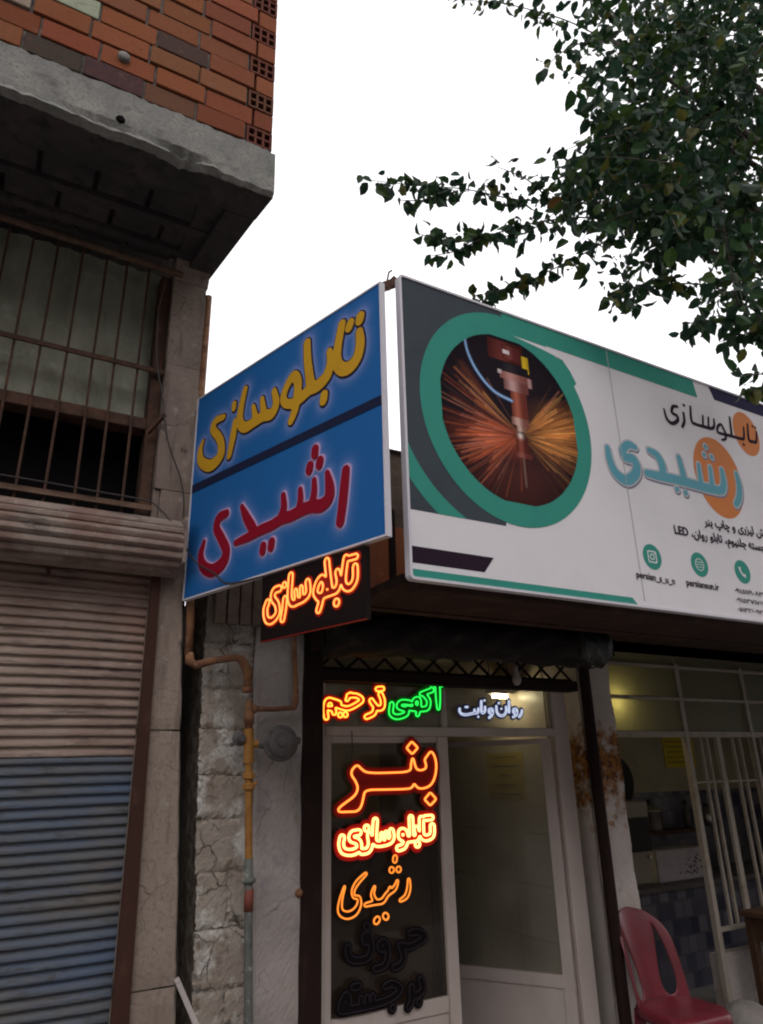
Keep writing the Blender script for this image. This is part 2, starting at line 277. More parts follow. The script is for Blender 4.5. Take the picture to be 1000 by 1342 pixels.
M['alu'] = mat('white sign profile', (.60, .57, .62), .45, .0, layers=[((.42, .38, .40), 20, .58, .78, V1)])
M['sign_back'] = mat('galvanised sign back', (.25, .24, .24), .6, .4)
M['blue_face'] = mat('blue vinyl with printed halo', (1, 1, 1), .7, spec=.12, attr=True, layers=[])
M['laser_print'] = mat('printed laser photograph', (1, 1, 1), .8, attr=True, spec=.05)
M['print_yellow'] = mat('yellow letter', (.54, .29, .018), .7, spec=.12, layers=[((.47, .245, .018), 8, .5, .7, V1)])
M['print_outline'] = mat('dark letter outline', (.025, .02, .045), .7, spec=.1)
M['print_red'] = mat('deep red letter', (.24, .004, .018), .7, spec=.12)
M['print_stripe'] = mat('dark navy stripe', (.012, .016, .045), .7, spec=.1)
# LED
M['board_black'] = mat('black acrylic board', (.008, .004, .004), .6, spec=.12)
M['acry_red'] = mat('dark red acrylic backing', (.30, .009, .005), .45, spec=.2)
M['acry_bright'] = mat('red acrylic backing', (.60, .012, .010), .45, spec=.2)
M['acry_green'] = mat('dark green acrylic backing', (.008, .17, .02), .45)
M['acry_navy'] = mat('navy acrylic backing', (.02, .035, .16), .45)
M['acry_off'] = mat('unlit black acrylic backing', (.008, .006, .007), .6, spec=.1)
M['tube_off'] = mat('unlit led tube', (.026, .018, .026), .6, spec=.15)
M['led_orange'] = emit('orange led tube', (1, .25, .035), 2.2)
M['led_amber'] = emit('amber led tube', (1, .26, .015), 1.15)
M['led_hot'] = emit('white hot led tube', (1, .55, .16), 2.6)
M['led_yellow'] = emit('yellow red led tube', (1, .42, .04), 2.2)
M['led_green'] = emit('green led tube', (.02, 1, .10), 1.2)
M['led_white'] = emit('white led tube', (.70, .78, 1), .72)
M['led_red'] = emit('red orange led tube', (1, .34, .035), 2.0)
M['lamp_glow'] = emit('fluorescent lamp', (1, .84, .50), 95)
M['warm_glow'] = emit('warm lamp', (1, .85, .42), 34)

# ------------------------------------------------------------------ helpers: lettering
def smooth_line(pts, step=.25):
    P = np.array(pts, float); n = len(P)
    if n < 3: 
        return np.array([P[0]+(P[-1]-P[0])*t for t in np.linspace(0, 1, 6)])
    out = []
    for i in range(n-1):
        p0 = P[max(i-1, 0)]; p1 = P[i]; p2 = P[i+1]; p3 = P[min(i+2, n-1)]
        for t in np.arange(0, 1, step):
            out.append(.5*((2*p1)+(-p0+p2)*t+(2*p0-5*p1+4*p2-p3)*t*t+(-p0+3*p1-3*p2+p3)*t**3))
    out.append(P[-1]); return np.array(out)
class Word:
    """strokes traced on one sign's plane; gives contours of the thickened strokes"""
    def __init__(s, pl, ox, oy, sc, r, strokes, res=None, pad=.06):
        s.pl = pl; segs = []
        for st in strokes:
            pts, mul = st if isinstance(st, tuple) and isinstance(st[0], list) else (st, 1.0)
            if len(pts) == 1: pts = [pts[0], (pts[0][0]+.01, pts[0][1])]
            m = mul if hasattr(mul, '__len__') else [mul]*len(pts)
            q = smooth_line([(a[0], a[1], k) for a, k in zip(pts, m)])
            uv = np.array([pl.uv(ox+a[0]/sc, oy+a[1]/sc) for a in q]); rr = q[:, 2]*r
            for i in range(len(uv)-1): segs.append((*uv[i], *uv[i+1], rr[i], rr[i+1]))
        s.segs = np.array(segs); a = s.segs
        s.u0 = min(a[:, 0].min(), a[:, 2].min())-r-pad; s.u1 = max(a[:, 0].max(), a[:, 2].max())+r+pad
        s.v0 = min(a[:, 1].min(), a[:, 3].min())-r-pad; s.v1 = max(a[:, 1].max(), a[:, 3].max())+r+pad
        s.h = res or max(r/4.5, .0012); nx = int((s.u1-s.u0)/s.h)+2; ny = int((s.v1-s.v0)/s.h)+2
        s.gx = s.u0+np.arange(nx)*s.h; s.gy = s.v0+np.arange(ny)*s.h
        X, Y = np.meshgrid(s.gx, s.gy); s.D = s.dist(X, Y)
    def dist(s, X, Y):
        D = np.full(X.shape, 9.0)
        for (ax, ay, bx, by, ra, rb) in s.segs:
            dx, dy = bx-ax, by-ay; l2 = dx*dx+dy*dy+1e-12
            t = np.clip(((X-ax)*dx+(Y-ay)*dy)/l2, 0, 1)
            D = np.minimum(D, np.hypot(X-ax-t*dx, Y-ay-t*dy)-(ra+(rb-ra)*t))
        return D
    def contours(s, lev=0.0, minlen=6):
        D = s.D-lev; ins = D < 0; ny, nx = D.shape; nxt = {}
        def pt(k):
            (i, j, o) = k
            a = D[i, j]
            if o == 0: b = D[i, j+1]; t = a/(a-b); return (s.gx[j]+t*s.h, s.gy[i])
            b = D[i+1, j]; t = a/(a-b); return (s.gx[j], s.gy[i]+t*s.h)
        c = ins[:-1, :-1]*1+ins[:-1, 1:]*2+ins[1:, 1:]*4+ins[1:, :-1]*8
        for i, j in np.argwhere((c > 0) & (c < 15)):
            k = c[i, j]; Bt, Rr, Tt, Ll = (i, j, 0), (i, j+1, 1), (i+1, j, 0), (i, j, 1)
            E = {1: [(Bt, Ll)], 2: [(Rr, Bt)], 3: [(Rr, Ll)], 4: [(Tt, Rr)], 5: [(Bt, Rr), (Tt, Ll)], 6: [(Tt, Bt)], 7: [(Tt, Ll)], 8: [(Ll, Tt)],
                 9: [(Bt, Tt)], 10: [(Ll, Bt), (Rr, Tt)], 11: [(Rr, Tt)], 12: [(Ll, Rr)], 13: [(Bt, Rr)], 14: [(Ll, Bt)]}[k]
            for a, b in E: nxt[a] = b
        loops = []; seen = set()
        for a in list(nxt):
            if a in seen: continue
            lp = []; k = a
            while k in nxt and k not in seen: seen.add(k); lp.append(pt(k)); k = nxt[k]
            if len(lp) >= minlen: loops.append(np.array(lp))
        return loops
def fill_mesh(loops, pl, w, depth):
    """flat-filled outline with real thickness: front face at w, back at w-depth, in the plane's own frame"""
    cu = bpy.data.curves.new('outline', 'CURVE'); cu.dimensions = '2D'; cu.fill_mode = 'BOTH'; cu.extrude = depth/2
    for lp in loops:
        sp = cu.splines.new('POLY'); sp.points.add(len(lp)-1); sp.use_cyclic_u = True
        sp.points.foreach_set('co', np.c_[lp, np.zeros(len(lp)), np.ones(len(lp))].ravel())
    ob = bpy.data.objects.new('outline', cu); COL.objects.link(ob); me = bpy.data.meshes.new_from_object(ob); bpy.data.objects.remove(ob); bpy.data.curves.remove(cu)
    n = len(me.vertices); c = np.empty(n*3); me.vertices.foreach_get('co', c); c = c.reshape(-1, 3)
    if pl is globals().get('PW') and depth < .01: w, depth = w*.35, depth*.35; c[:, 2] *= .35
    q = pl.O+c[:, :1]*pl.U+c[:, 1:2]*pl.V+(c[:, 2:]+w-depth/2)*pl.N
    me.vertices.foreach_set('co', q.ravel()); me.materials.clear(); me.update(); return me
def filled(name, loops, pl, w, depth, m, parent, label=None):
    me = fill_mesh(loops, pl, w, depth); me.name = name; me.materials.append(m); return link(name, me, parent, label)
def chaikin(lp, k=1):
    for _ in range(k):
        nx = np.roll(lp, -1, 0); lp = np.stack([lp*.75+nx*.25, lp*.25+nx*.75], 1).reshape(-1, 2)
    return lp
def resample(lp, d):
    q = np.vstack([lp, lp[:1]]); L = np.r_[0, np.cumsum(np.hypot(*np.diff(q, axis=0).T))]; n = max(5, int(L[-1]/d))
    t = np.linspace(0, L[-1], n+1)[:-1]; return np.c_[np.interp(t, L, q[:, 0]), np.interp(t, L, q[:, 1])]
def tubes(name, loops, pl, w, r, m, parent, seg=6, step=.006, label=None):
    mb = MB()
    for lp in loops:
        lp = resample(lp, step); lp = (np.roll(lp, 1, 0)+2*lp+np.roll(lp, -1, 0))/4
        mb.tube([pl.xyz(a, b, w) for a, b in lp], r, seg, closed=True)
    return mb.build(name, m, parent, smooth=True, label=label)
def px_poly(pl, pts): return np.array([pl.uv(*p) for p in pts])
def ellipse(c, r, n=64): a = np.linspace(0, 2*math.pi, n, endpoint=False); return np.c_[c[0]+r*np.cos(a), c[1]+r*np.sin(a)]
_F = {'ا': (0xFE8D, 2), 'ب': (0xFE8F, 4), 'پ': (0xFB56, 4), 'ت': (0xFE95, 4), 'ج': (0xFE9D, 4), 'چ': (0xFB7A, 4), 'د': (0xFEA9, 2), 'ر': (0xFEAD, 2), 'ز': (0xFEAF, 2),
      'س': (0xFEB1, 4), 'ش': (0xFEB5, 4), 'ل': (0xFEDD, 4), 'م': (0xFEE1, 4), 'ن': (0xFEE5, 4), 'و': (0xFEED, 2), 'ه': (0xFEE9, 4), 'ی': (0xFBFC, 4)}
def shape_rtl(t):
    o = []
    for i, ch in enumerate(t):
        if ch not in _F: o.append(ch); continue
        b, n = _F[ch]; pv = i > 0 and t[i-1] in _F and _F[t[i-1]][1] == 4; nx = n == 4 and i < len(t)-1 and t[i+1] in _F
        o.append(chr(b+(3 if pv and nx else 1 if pv else 2 if nx else 0)))
    return ''.join(reversed(o))
def text_print(name, s, pl, p_left, p_right, w, m, parent, bold=.0, squash=1.0, label=None):
    """one line of small type set between two points of the sign (left and right ends of its middle line)"""
    cu = bpy.data.curves.new('type', 'FONT'); cu.body = s; cu.size = 1; cu.extrude = 0.02; cu.offset = bold; cu.resolution_u = 3
    ob = bpy.data.objects.new('type', cu); COL.objects.link(ob); me = bpy.data.meshes.new_from_object(ob); bpy.data.objects.remove(ob)
    n = len(me.vertices); c = np.empty(n*3); me.vertices.foreach_get('co', c); c = c.reshape(-1, 3)
    a = pl.uv(*p_left); b = pl.uv(*p_right); k = np.hypot(*(b-a))/(c[:, 0].max()-c[:, 0].min()); e = (b-a)/np.hypot(*(b-a)); f = np.array([-e[1], e[0]])
    x = (c[:, 0]-c[:, 0].min())*k; y = (c[:, 1]-.5*(c[:, 1].max()+c[:, 1].min()))*k*squash
    uv = a+x[:, None]*e+y[:, None]*f; q = pl.O+uv[:, :1]*pl.U+uv[:, 1:]*pl.V+(w+(c[:, 2:]*.02))*pl.N
    me.vertices.foreach_set('co', q.ravel()); me.materials.clear(); me.materials.append(m); me.update(); me.name = name
    return link(name, me, parent, label)

# ------------------------------------------------------------------ ground
def sheet(name, x0, x1, y0, y1, z, m):
    o = MB()._add([(x0, y0, z), (x1, y0, z), (x1, y1, z), (x0, y1, z)], [(0, 1, 2, 3)]).build(name, m); o['kind'] = 'structure'; return o
sheet('ground', -60, 60, -60, 60, -.13, M['asphalt'])
sheet('road', -60, 60, -7.0, -.6, -.126, M['asphalt'])
o = MB().box(-60, 60, -.45, 3.0, -.129, 0, bev=.0).build('pavement', M['paving']); o['kind'] = 'structure'
o = MB().box(-60, 60, -.60, -.452, -.128, .012, bev=.012).build('kerb', M['kerb']); o['kind'] = 'structure'

for k, (x0, x1, y0, h, c) in enumerate(((-22, -9.2, -10.5, 7.4, (.30, .26, .22)), (-9, 2.6, -10.9, 8.8, (.24, .22, .20)), (2.8, 13.5, -10.4, 8.9, (.33, .29, .25)), (13.7, 44, -10.8, 10.4, (.27, .22, .18)), (-40, -27, 6, 9.2, (.25, .22, .19)))):  # unseen buildings, added to block sky light from the shopfronts and their glass
    m_ = mat('street facade', c, .9, layers=[([q*.7 for q in c], 1.2, .42, .66, V1)]); t = thing('terraced_building', ['wide buff building across the road at the far left', 'tall grey building facing the shop across the road', 'low pale building facing the white sign across the road', 'brown building across the road at the far right', 'dull building closing the far left end of the street'][k], 'building', ((x0+x1)/2, y0, 0))
    MB().box(x0, x1, y0-(7 if k < 4 else 22), y0, -.13, h).build('wall', m_, t); MB().box(x0-.05, x1+.05, y0-7.05, y0+.25, h+.001, h+.25).build('roof', M['concrete'], t)
    n = int((x1-x0)/2.4)
    for fl in range(1, int(h/2.9)+1):
        for i in range(n):
            xx = x0+(x1-x0)*(i+.5)/n; z = .6 if fl == 1 else 3.6+(fl-2)*2.9
            if z+1.5 > h: continue
            f_ = MB().box(xx-.66, xx+.66, y0+.001, y0+.05, z-.06, z+1.46, bev=.01).build('window', M['frame_white'], t); MB().box(xx-.58, xx+.58, y0+.051, y0+.056, z, z+1.4).build('pane', M['black_void'], f_)
# ================================================================== brick building at left
BB = thing('brick_building', 'unfinished brick building with a concrete ledge, barred window and closed roller shutter', 'building', (-.6, 3.4, 0))
FY = 2.53
# ledge beam, its side slightly askew, with a rough lower edge
zb, zt = 4.205, 4.468
nx = 150; mb = MB(); vs = []; fs = []; fu = []
for i in range(nx+1):
    x = -2.6+(.893+2.6)*i/nx
    j = [random.uniform(-.004, .004) for _ in range(6)]
    dent = .05*math.exp(-((x-.45)/.09)**2)*(0.6+.4*random.random())+.018*math.exp(-((x-.12)/.12)**2)
    lip = .0 if x > .62 else .012
    vs += [(x, FY+j[0], zt+j[1]), (x, FY-lip*.2+j[2]*.5, zb+.075+j[3]), (x, FY+dent*.8+j[2], zb+.045+j[3]*2), (x, FY-lip+dent+j[4], zb+.02+j[5]+dent*.45), (x, FY+.02+dent, zb+dent*.2+j[5]), (x-(.026 if i == nx else 0), FY+.2, zb+.004), (x, FY+.2, zt)]
for i in range(nx):
    for k in range(7):
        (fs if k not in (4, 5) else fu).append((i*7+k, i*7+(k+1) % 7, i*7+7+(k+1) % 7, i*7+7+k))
fs += [tuple(range(7)), tuple(nx*7+k for k in range(6, -1, -1))]
mb._add(vs, fs); mb.f += fu; mb.mi += [1]*len(fu); mb.build('ledge_beam', [M['concrete'], M['soffit']], BB)  # underside faces get the darker soffit colour: shade painted under the beam
MB().lathe([(.0, .012), (.014, .012), (.020, .004), (.021, 0)], at(158, 157, FY-.001), (0, -1, 0), 14).build('drain_stub', M['black_void'], BB)
# soffit with rows of hollow blocks between beams
mb = MB()
mb.hexa([(-2.6, 2.735, 4.30), (.86, 2.735, 4.30), (.79, 3.32, 4.30), (-2.6, 3.32, 4.30)], [(-2.6, 2.735, 4.46), (.86, 2.735, 4.46), (.79, 3.32, 4.46), (-2.6, 3.32, 4.46)])
for y0, y1 in ((2.735, 2.80), (2.965, 3.015), (3.17, 3.215)): mb.box(-2.6, .80, y0, y1, 4.236, 4.299)
for r_, (y0, y1) in enumerate(((2.81, 2.955), (3.025, 3.16), (3.225, 3.3))):
    x = -2.55+r_*.1
    while x < .55:
        mb.box(x, x+.225, y0, y1, 4.252+random.uniform(0, .012), 4.298, bev=.006); x += .245
mb.hexa([(.60, 2.81, 4.246), (.86, 2.81, 4.246), (.792, 3.31, 4.246), (.60, 3.31, 4.246)], [(.60, 2.81, 4.298), (.86, 2.81, 4.298), (.792, 3.31, 4.298), (.60, 3.31, 4.298)])
mb.hexa([(.72, 2.735, 4.207), (.866, 2.731, 4.207), (.792, 3.318, 4.207), (.66, 3.318, 4.207)], [(.72, 2.735, 4.245), (.866, 2.731, 4.245), (.792, 3.318, 4.245), (.66, 3.318, 4.245)])
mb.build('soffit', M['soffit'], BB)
# brickwork of hollow clay bricks
mb = MB(); mm = mb
cols = [(.37, .115, .048), (.33, .098, .042), (.40, .135, .058), (.29, .085, .04), (.35, .115, .055), (.10, .062, .055), (.20, .095, .065)]
ch, L = .118, .24; xr = .872; z = zt+.008; row = 0
while z < 6.3:
    x = xr - (0.0 if row % 2 else .0)
    if row % 2 == 0:                                   # header with its hollow end showing
        x0 = x-.13
        mm.m = 1; mm.box(x0+.012, x-.012, FY+.045, FY+.10, z+.01, z+ch-.016)
        mm.m = 0; c = (*[k*random.uniform(.8, 1.0) for k in (.24, .085, .05)], 1)
        for k in range(4): xx = x0+k*(.13-.011)/3; mm.box(xx, xx+.011, FY+.001, FY+.1, z, z+ch-.01, c)
        for k in range(3):
            zz = z+k*(ch-.01-.012)/2
            for q in range(3): xx = x0+.011+q*(.13-.011)/3; mm.box(xx, xx+(.13-.011)/3-.011, FY+.003, FY+.1, zz, zz+.012, c)
        x = x0-.012
    else:
        c = random.choice(cols[:4]); mb.box(x-.095, x, FY+random.uniform(-.004, .003), FY+.1, z, z+ch-.012, (*c, 1), bev=.003, jit=.0012); x -= .107
    while x > -2.6:
        l = L*random.uniform(.92, 1.05) if random.random() > .12 else L*.5
        c = list(random.choice(cols if random.random() < .7 else cols[:3]))
        px = x-l/2; f = 1
        if -.36 < px < .12 and zt+.2 < z < zt+.33: 
            x -= .0
        if -.75 < px < -.22 and row in (2, 3): c = [.50, .43, .30]
        if -.22 < px < -.03 and row == 3: c = [.56, .53, .44]
        if -.02 < px < .10 and row in (1, 2, 3): c = [.14, .12, .105]
        c = [k*random.uniform(.82, 1.1) for k in c]
        mb.box(x-l, x, FY+random.uniform(-.007, .005), FY+.1, z, z+ch-.012, (*c, 1), bev=.003, jit=.0014)
        x -= l+random.uniform(.008, .014)
    z += ch; row += 1
bw = mb.build('brickwork', [M['brick'], M['black_void']], BB, colors=True)
mb = MB(); mb.box(-2.6, xr-.135, FY+.012, FY+.2, zt+.002, 6.3)
mb.build('mortar', M['mortar'], BB)
p = at(163, 73, FY-.012); MB().lathe([(.0, .010), (.018, .008), (.026, .002), (.028, -.02)], p, (0, -1, .1), 12).build('mortar_lump', M['concrete'], BB, smooth=True)
MB().box(-2.6, .80, 2.74, 8, 4.475, 6.4).box(-2.6, .78, 3.62, 8, 0, 4.296).build('inner_wall', M['mortar'], BB)
# pillar, thicker towards its foot
def pil_x(z): return .782+.056*max(0, 2.35-z)
def pil_seg(mb, z0, z1):
    n = max(1, int((z1-z0)/.05)); vs = []; fs = []
    for i in range(n+1):
        z = z0+(z1-z0)*i/n; b = .004 if i in (0, n) else 0; j = random.uniform(-.0022, .0022); x1 = pil_x(z)-b+j; c = .007+random.uniform(-.002, .002)
        x0 = .632 if z0 < 2 else .602; vs += [(x0+b, 3.6, z), (x0+b, 3.25+b+random.uniform(-.001, .001), z), (x1-c, 3.25+b+random.uniform(-.0012, .0012), z), (x1, 3.25+c, z), (x1, 3.6, z)]
    for i in range(n):
        for k in range(5): fs.append((i*5+k, i*5+(k+1) % 5, i*5+5+(k+1) % 5, i*5+5+k))
    fs += [(4, 3, 2, 1, 0), tuple(n*5+k for k in range(5))]; mb._add(vs, fs)
mb = MB()
for z0, z1 in ((0, .815), (.822, 1.782), (1.79, 2.9), (2.904, 3.60), (3.602, 4.12)): pil_seg(mb, z0, z1)
mb.hexa([(.602, 3.25, 4.121), (.785, 3.25, 4.121), (.785, 3.6, 4.121), (.602, 3.6, 4.121)], [(.602, 3.22, 4.25), (.79, 3.22, 4.25), (.79, 3.6, 4.25), (.602, 3.6, 4.25)])
mb.box(.64, .775, 3.262, 3.59, .01, 4.2); mb.box(.6025, .631, 3.27, 3.4, 2.66, 2.9)
mb.build('pillar', M['pillar'], BB)
# barred window
WX1 = .575
mb = MB()
npt = 96; vs = []; fs = []
for i in range(npt+1):
    x = -2.6+(WX1+2.6)*i/npt; y = 3.42+.010*math.sin(x*2*math.pi/.105)
    vs += [(x, y, 3.27), (x, y, 4.24), (x, y+.006, 3.27), (x, y+.006, 4.24)]
for i in range(npt):
    a = i*4; fs += [(a, a+4, a+5, a+1), (a+2, a+3, a+7, a+6)]
mb._add(vs, fs); mb.build('window_panel', M['fibre'], BB, smooth=True)
MB().box(-2.6, .60, 3.52, 3.58, 2.6, 3.30).build('dark_opening', M['black_void'], BB)
fr = MB().box(-2.6, .544, 3.30, 3.40, 3.222, 3.285, bev=.004).box(.545, .600, 3.302, 3.41, 2.738, 4.16, bev=.004)  .box(-2.6, .544, 3.303, 3.36, 2.738, 2.768, bev=.003).build('window_frame', M['rust'], BB)
for k in range(17):
    x = .475-.112*k+random.uniform(-.006, .006)
    MB().tube([(x+.004, 3.288, 4.17), (x, 3.286+random.uniform(-.003, .003), 3.5), (x+random.uniform(-.006, .006), 3.288, 2.745)], .0068, 6).build('window_bar', M['rust'], BB)
MB().bar((-2.6, 3.270, 3.562), (.60, 3.270, 3.545), .012, .024).build('grille_rail', M['rust'], BB)
MB().bar((-2.6, 3.268, 2.815), (.60, 3.268, 2.80), .012, .026).build('grille_rail', M['rust_light'], BB)
MB().tube([(-2.6, 3.24, 4.172), (-.2, 3.24, 4.165), (.64, 3.24, 4.15)], .017, 8).build('top_rail', M['rust_light'], BB)
MB().tube([at(218, 365, 3.2), at(207, 408, 3.24)], .005, 6).build('tie_bar', M['rust'], BB)
MB().bar(at(193, 568, 3.27), at(216, 543, 3.20), .018, .018).build('bracket', M['rust'], BB)
# wound shutter coil under the window
prof = []; nseg = 220
mb = MB(); vs = []; fs = []; xs = [-2.6, -.6, .2, .70, .722]
for xi, x in enumerate(xs):
    for k in range(nseg):
        a = 2*math.pi*k/nseg; r = .119+.017*max(0, 1-abs(((a*9/math.pi) % 1)-.42)/.55)**.6 * (1 if xi < 4 else .9); vs.append((x, 3.21-r*math.cos(a)*1.02, 2.592+r*math.sin(a)))
for i in range(len(xs)-1):
    for k in range(nseg): fs.append((i*nseg+k, i*nseg+(k+1) % nseg, (i+1)*nseg+(k+1) % nseg, (i+1)*nseg+k))
fs.append(tuple((len(xs)-1)*nseg+k for k in range(nseg)))
mb._add(vs, fs).build('shutter_coil', M['coil'], BB)
MB().hexa([(.723, 3.08, 2.50), (.736, 3.08, 2.50), (.736, 3.249, 2.46), (.723, 3.249, 2.46)], [(.723, 3.09, 2.72), (.736, 3.09, 2.72), (.736, 3.249, 2.735), (.723, 3.249, 2.735)]).build('coil_bracket', M['coil'], BB)
def curtain(z0, z1, m, y):
    mb = MB(); vs = []; fs = []; prof = []
    z = z1; p = .0405
    while z > z0:
        for t, d in ((0, 0), (.10, .0045), (.22, .0085), (.36, .0112), (.50, .0122), (.60, .0116), (.67, .0095), (.69, .003), (.72, 0), (.88, -.001)): prof.append((y-d, z-p*t))
        z -= p
    prof.append((y, z0)); xs = list(np.linspace(-2.6, -.4, 12))+list(np.linspace(-.36, .6315, 34)); n = len(prof)
    for x in xs:
        for (yy, zz) in prof: vs.append((x, yy+.002*math.sin(x*3+zz*2)+.0025*math.sin(x*11+zz*6)*math.sin(zz*9+1)+random.uniform(-.0006, .0006), zz+.0022*math.sin(x*5+zz*3)+random.uniform(-.0008, .0008)))
    for i in range(len(xs)-1):
        for k in range(n-1): fs.append((i*n+k, i*n+k+1, (i+1)*n+k+1, (i+1)*n+k))
    return mb._add(vs, fs).build('shutter_curtain', m, BB)
curtain(1.685, 2.60, M['shutter_up'], 3.312)['label'] = 'faded brown upper half of the shutter'
curtain(.02, 1.683, M['shutter_low'], 3.312)['label'] = 'blue grey lower half of the shutter'
MB().hexa([(.626, 3.225, 0), (.704, 3.225, 0), (.704, 3.249, 0), (.626, 3.249, 0)], [(.626, 3.225, 2.5), (.664, 3.225, 2.5), (.664, 3.249, 2.5), (.626, 3.249, 2.5)]).build('guide_rail', M['rail_brown'], BB)
MB().box(-2.6, .601, 3.345, 3.5, 0, 2.6).build('shutter_backing', M['black_void'], BB)
MB().bar(at(62, 735, 3.285), at(64, 752, 3.285), .014, .014).build('latch', M['rust'], BB)

# ================================================================== low shop between
SH = thing('shop_building', 'low whitewashed shop with a glazed metal doorway under a dark canopy', 'building', (2.2, 3.4, 0))
mb = MB(); mc = MB(); z = 0.0
while z < 2.36:
    h = random.uniform(.16, .235); x = .905+random.uniform(-.006, .008)
    brk = [x, x+random.uniform(.10, .16), 1.152] if random.random() < .7 else [x, 1.152]
    for i in range(len(brk)-1):
        a, b = brk[i], brk[i+1]-.003
        nxg, nzg = max(3, int((b-a)/.014)), max(3, int(h/.014)); vs = []; fs = []; off = random.uniform(-.008, .006)
        sk = random.uniform(-.22, .12)
        for jz in range(nzg+1):
            for ix in range(nxg+1):
                e = min(ix, nxg-ix, jz, nzg-jz); xx = a+(b-a)*ix/nxg; zz = z+(h-.004)*jz/nzg
                y = 3.297+off*.4+(.011 if e == 0 else .003 if e == 1 else 0)*(random.random()**.5)+random.uniform(-.0012, .0012)
                vs.append((xx+random.uniform(-.004, .004), y, zz+sk*(xx-1.03)*.35+random.uniform(-.004, .004)))
        w_ = nxg+1
        for jz in range(nzg):
            for ix in range(nxg): fs.append((jz*w_+ix, jz*w_+ix+1, jz*w_+w_+ix+1, jz*w_+w_+ix))
        mb._add(vs, fs)
    z += h
mb.v = [(x+.034*max(0, 2.0-z), y, z) for x, y, z in mb.v]
mb.build('block_wall', M['whitewash'], SH)
MB().hexa([(.985, 3.308, 0), (1.20, 3.308, 0), (1.20, 3.6, 0), (.985, 3.6, 0)], [(.915, 3.308, 2.44), (1.150, 3.308, 2.44), (1.150, 3.6, 2.44), (.915, 3.6, 2.44)]).build('wall_core', M['joint'], SH)
mb = MB(); nxg, nzg = 18, 150; vs = []; fs = []
for jz in range(nzg+1):
    for ix in range(nxg+1):
        xx = 1.1535+(1.403-1.1535)*ix/nxg; zz = 2.42*jz/nzg
        xx += .034*max(0, 2.0-zz)*(1.403-xx)/.25; vs.append((xx, 3.280+.004*math.sin(xx*31+zz*5)+.004*math.sin(zz*17+xx*9)+random.uniform(-.0012, .0012)+(.014 if ix == 0 else .0), zz))
for jz in range(nzg):
    for ix in range(nxg): w_ = nxg+1; fs.append((jz*w_+ix, jz*w_+ix+1, jz*w_+w_+ix+1, jz*w_+w_+ix))
mb._add(vs, fs); mb.box(1.225, 1.402, 3.305, 3.6, 0, 2.42); mb.build('plaster_wall', M['plaster'], SH)
MB().box(.80, .91, 3.75, 3.9, 0, 3.2).build('recess_wall', M['black_void'], SH)
mb = MB()
for k in range(8): x = .93+k*.062; mb.box(x, x+.055, 3.235+random.uniform(-.004, .004), 3.268, 2.27-.010*k*0, 2.62, bev=.004)
mb.build('eaves_boarding', M['tin_brown'], SH)
# canopy and fascia
mb = MB(); mb.box(1.36, 4.0, 2.62, 2.65, 2.615, 3.02); mb.hexa([(1.36, 2.652, 3.0), (8, 2.652, 3.0), (8, 3.9, 3.12), (1.36, 3.9, 3.12)], [(1.36, 2.60, 3.03), (8, 2.60, 3.03), (8, 3.9, 3.15), (1.36, 3.9, 3.15)])
mb.box(1.33, 1.358, 2.60, 3.3, 2.62, 3.0); mb.build('roof_fascia', M['tin_brown'], SH)
MB().box(1.37, 1.52, 2.600, 2.618, 2.30, 2.64, bev=.003).box(1.545, 3.9, 2.600, 2.618, 2.30, 2.64, bev=.003).build('orange_fascia', M['tin_orange'], SH)
MB().box(1.517, 1.548, 2.585, 2.63, 2.29, 2.72, bev=.004).build('fascia_post', M['black_steel'], SH)
mb = MB(); mb.box(1.34, 8, 2.20, 2.60, 2.262, 2.298).box(1.34, 8, 2.602, 3.28, 2.365, 2.42).box(1.36, 8, 2.60, 2.66, 2.255, 2.299).box(1.36, 8, 2.80, 2.85, 2.33, 2.364); mb.box(1.36, 8, 2.13, 2.198, 2.225, 2.30, bev=.004)
mb.box(.95, 8, 3.2805, 3.9, 2.425, 2.99); mb.build('canopy', M['canopy'], SH)
# dark door posts and head
MB().box(1.404, 1.507, 3.262, 3.40, 0, 2.26, bev=.004).build('door_post', M['black_steel'], SH)
MB().box(1.508, 3.236, 3.275, 3.37, 2.030, 2.090, bev=.004).build('door_head', M['black_steel'], SH)
MB().box(1.40, 3.60, 3.281, 3.5, 2.268, 2.36).build('head_beam', M['black_steel'], SH)
mb = MB(); mb.bar((1.508, 3.33, 2.099), (3.24, 3.33, 2.099), .010, .016); n = 11; dx = (3.24-1.508)/n
for k in range(n):
    x = 1.508+k*dx; mb.bar((x, 3.326, 2.100), (x+dx, 3.326, 2.235), .010, .013); mb.bar((x, 3.338, 2.235), (x+dx, 3.338, 2.100), .010, .013)
mb.build('lattice_grille', M['black_steel'], SH)
MB().tube([(3.222, 3.20, 0), (3.222, 3.20, 2.2)], .034, 10).build('shutter_pole', M['black_steel'], SH)
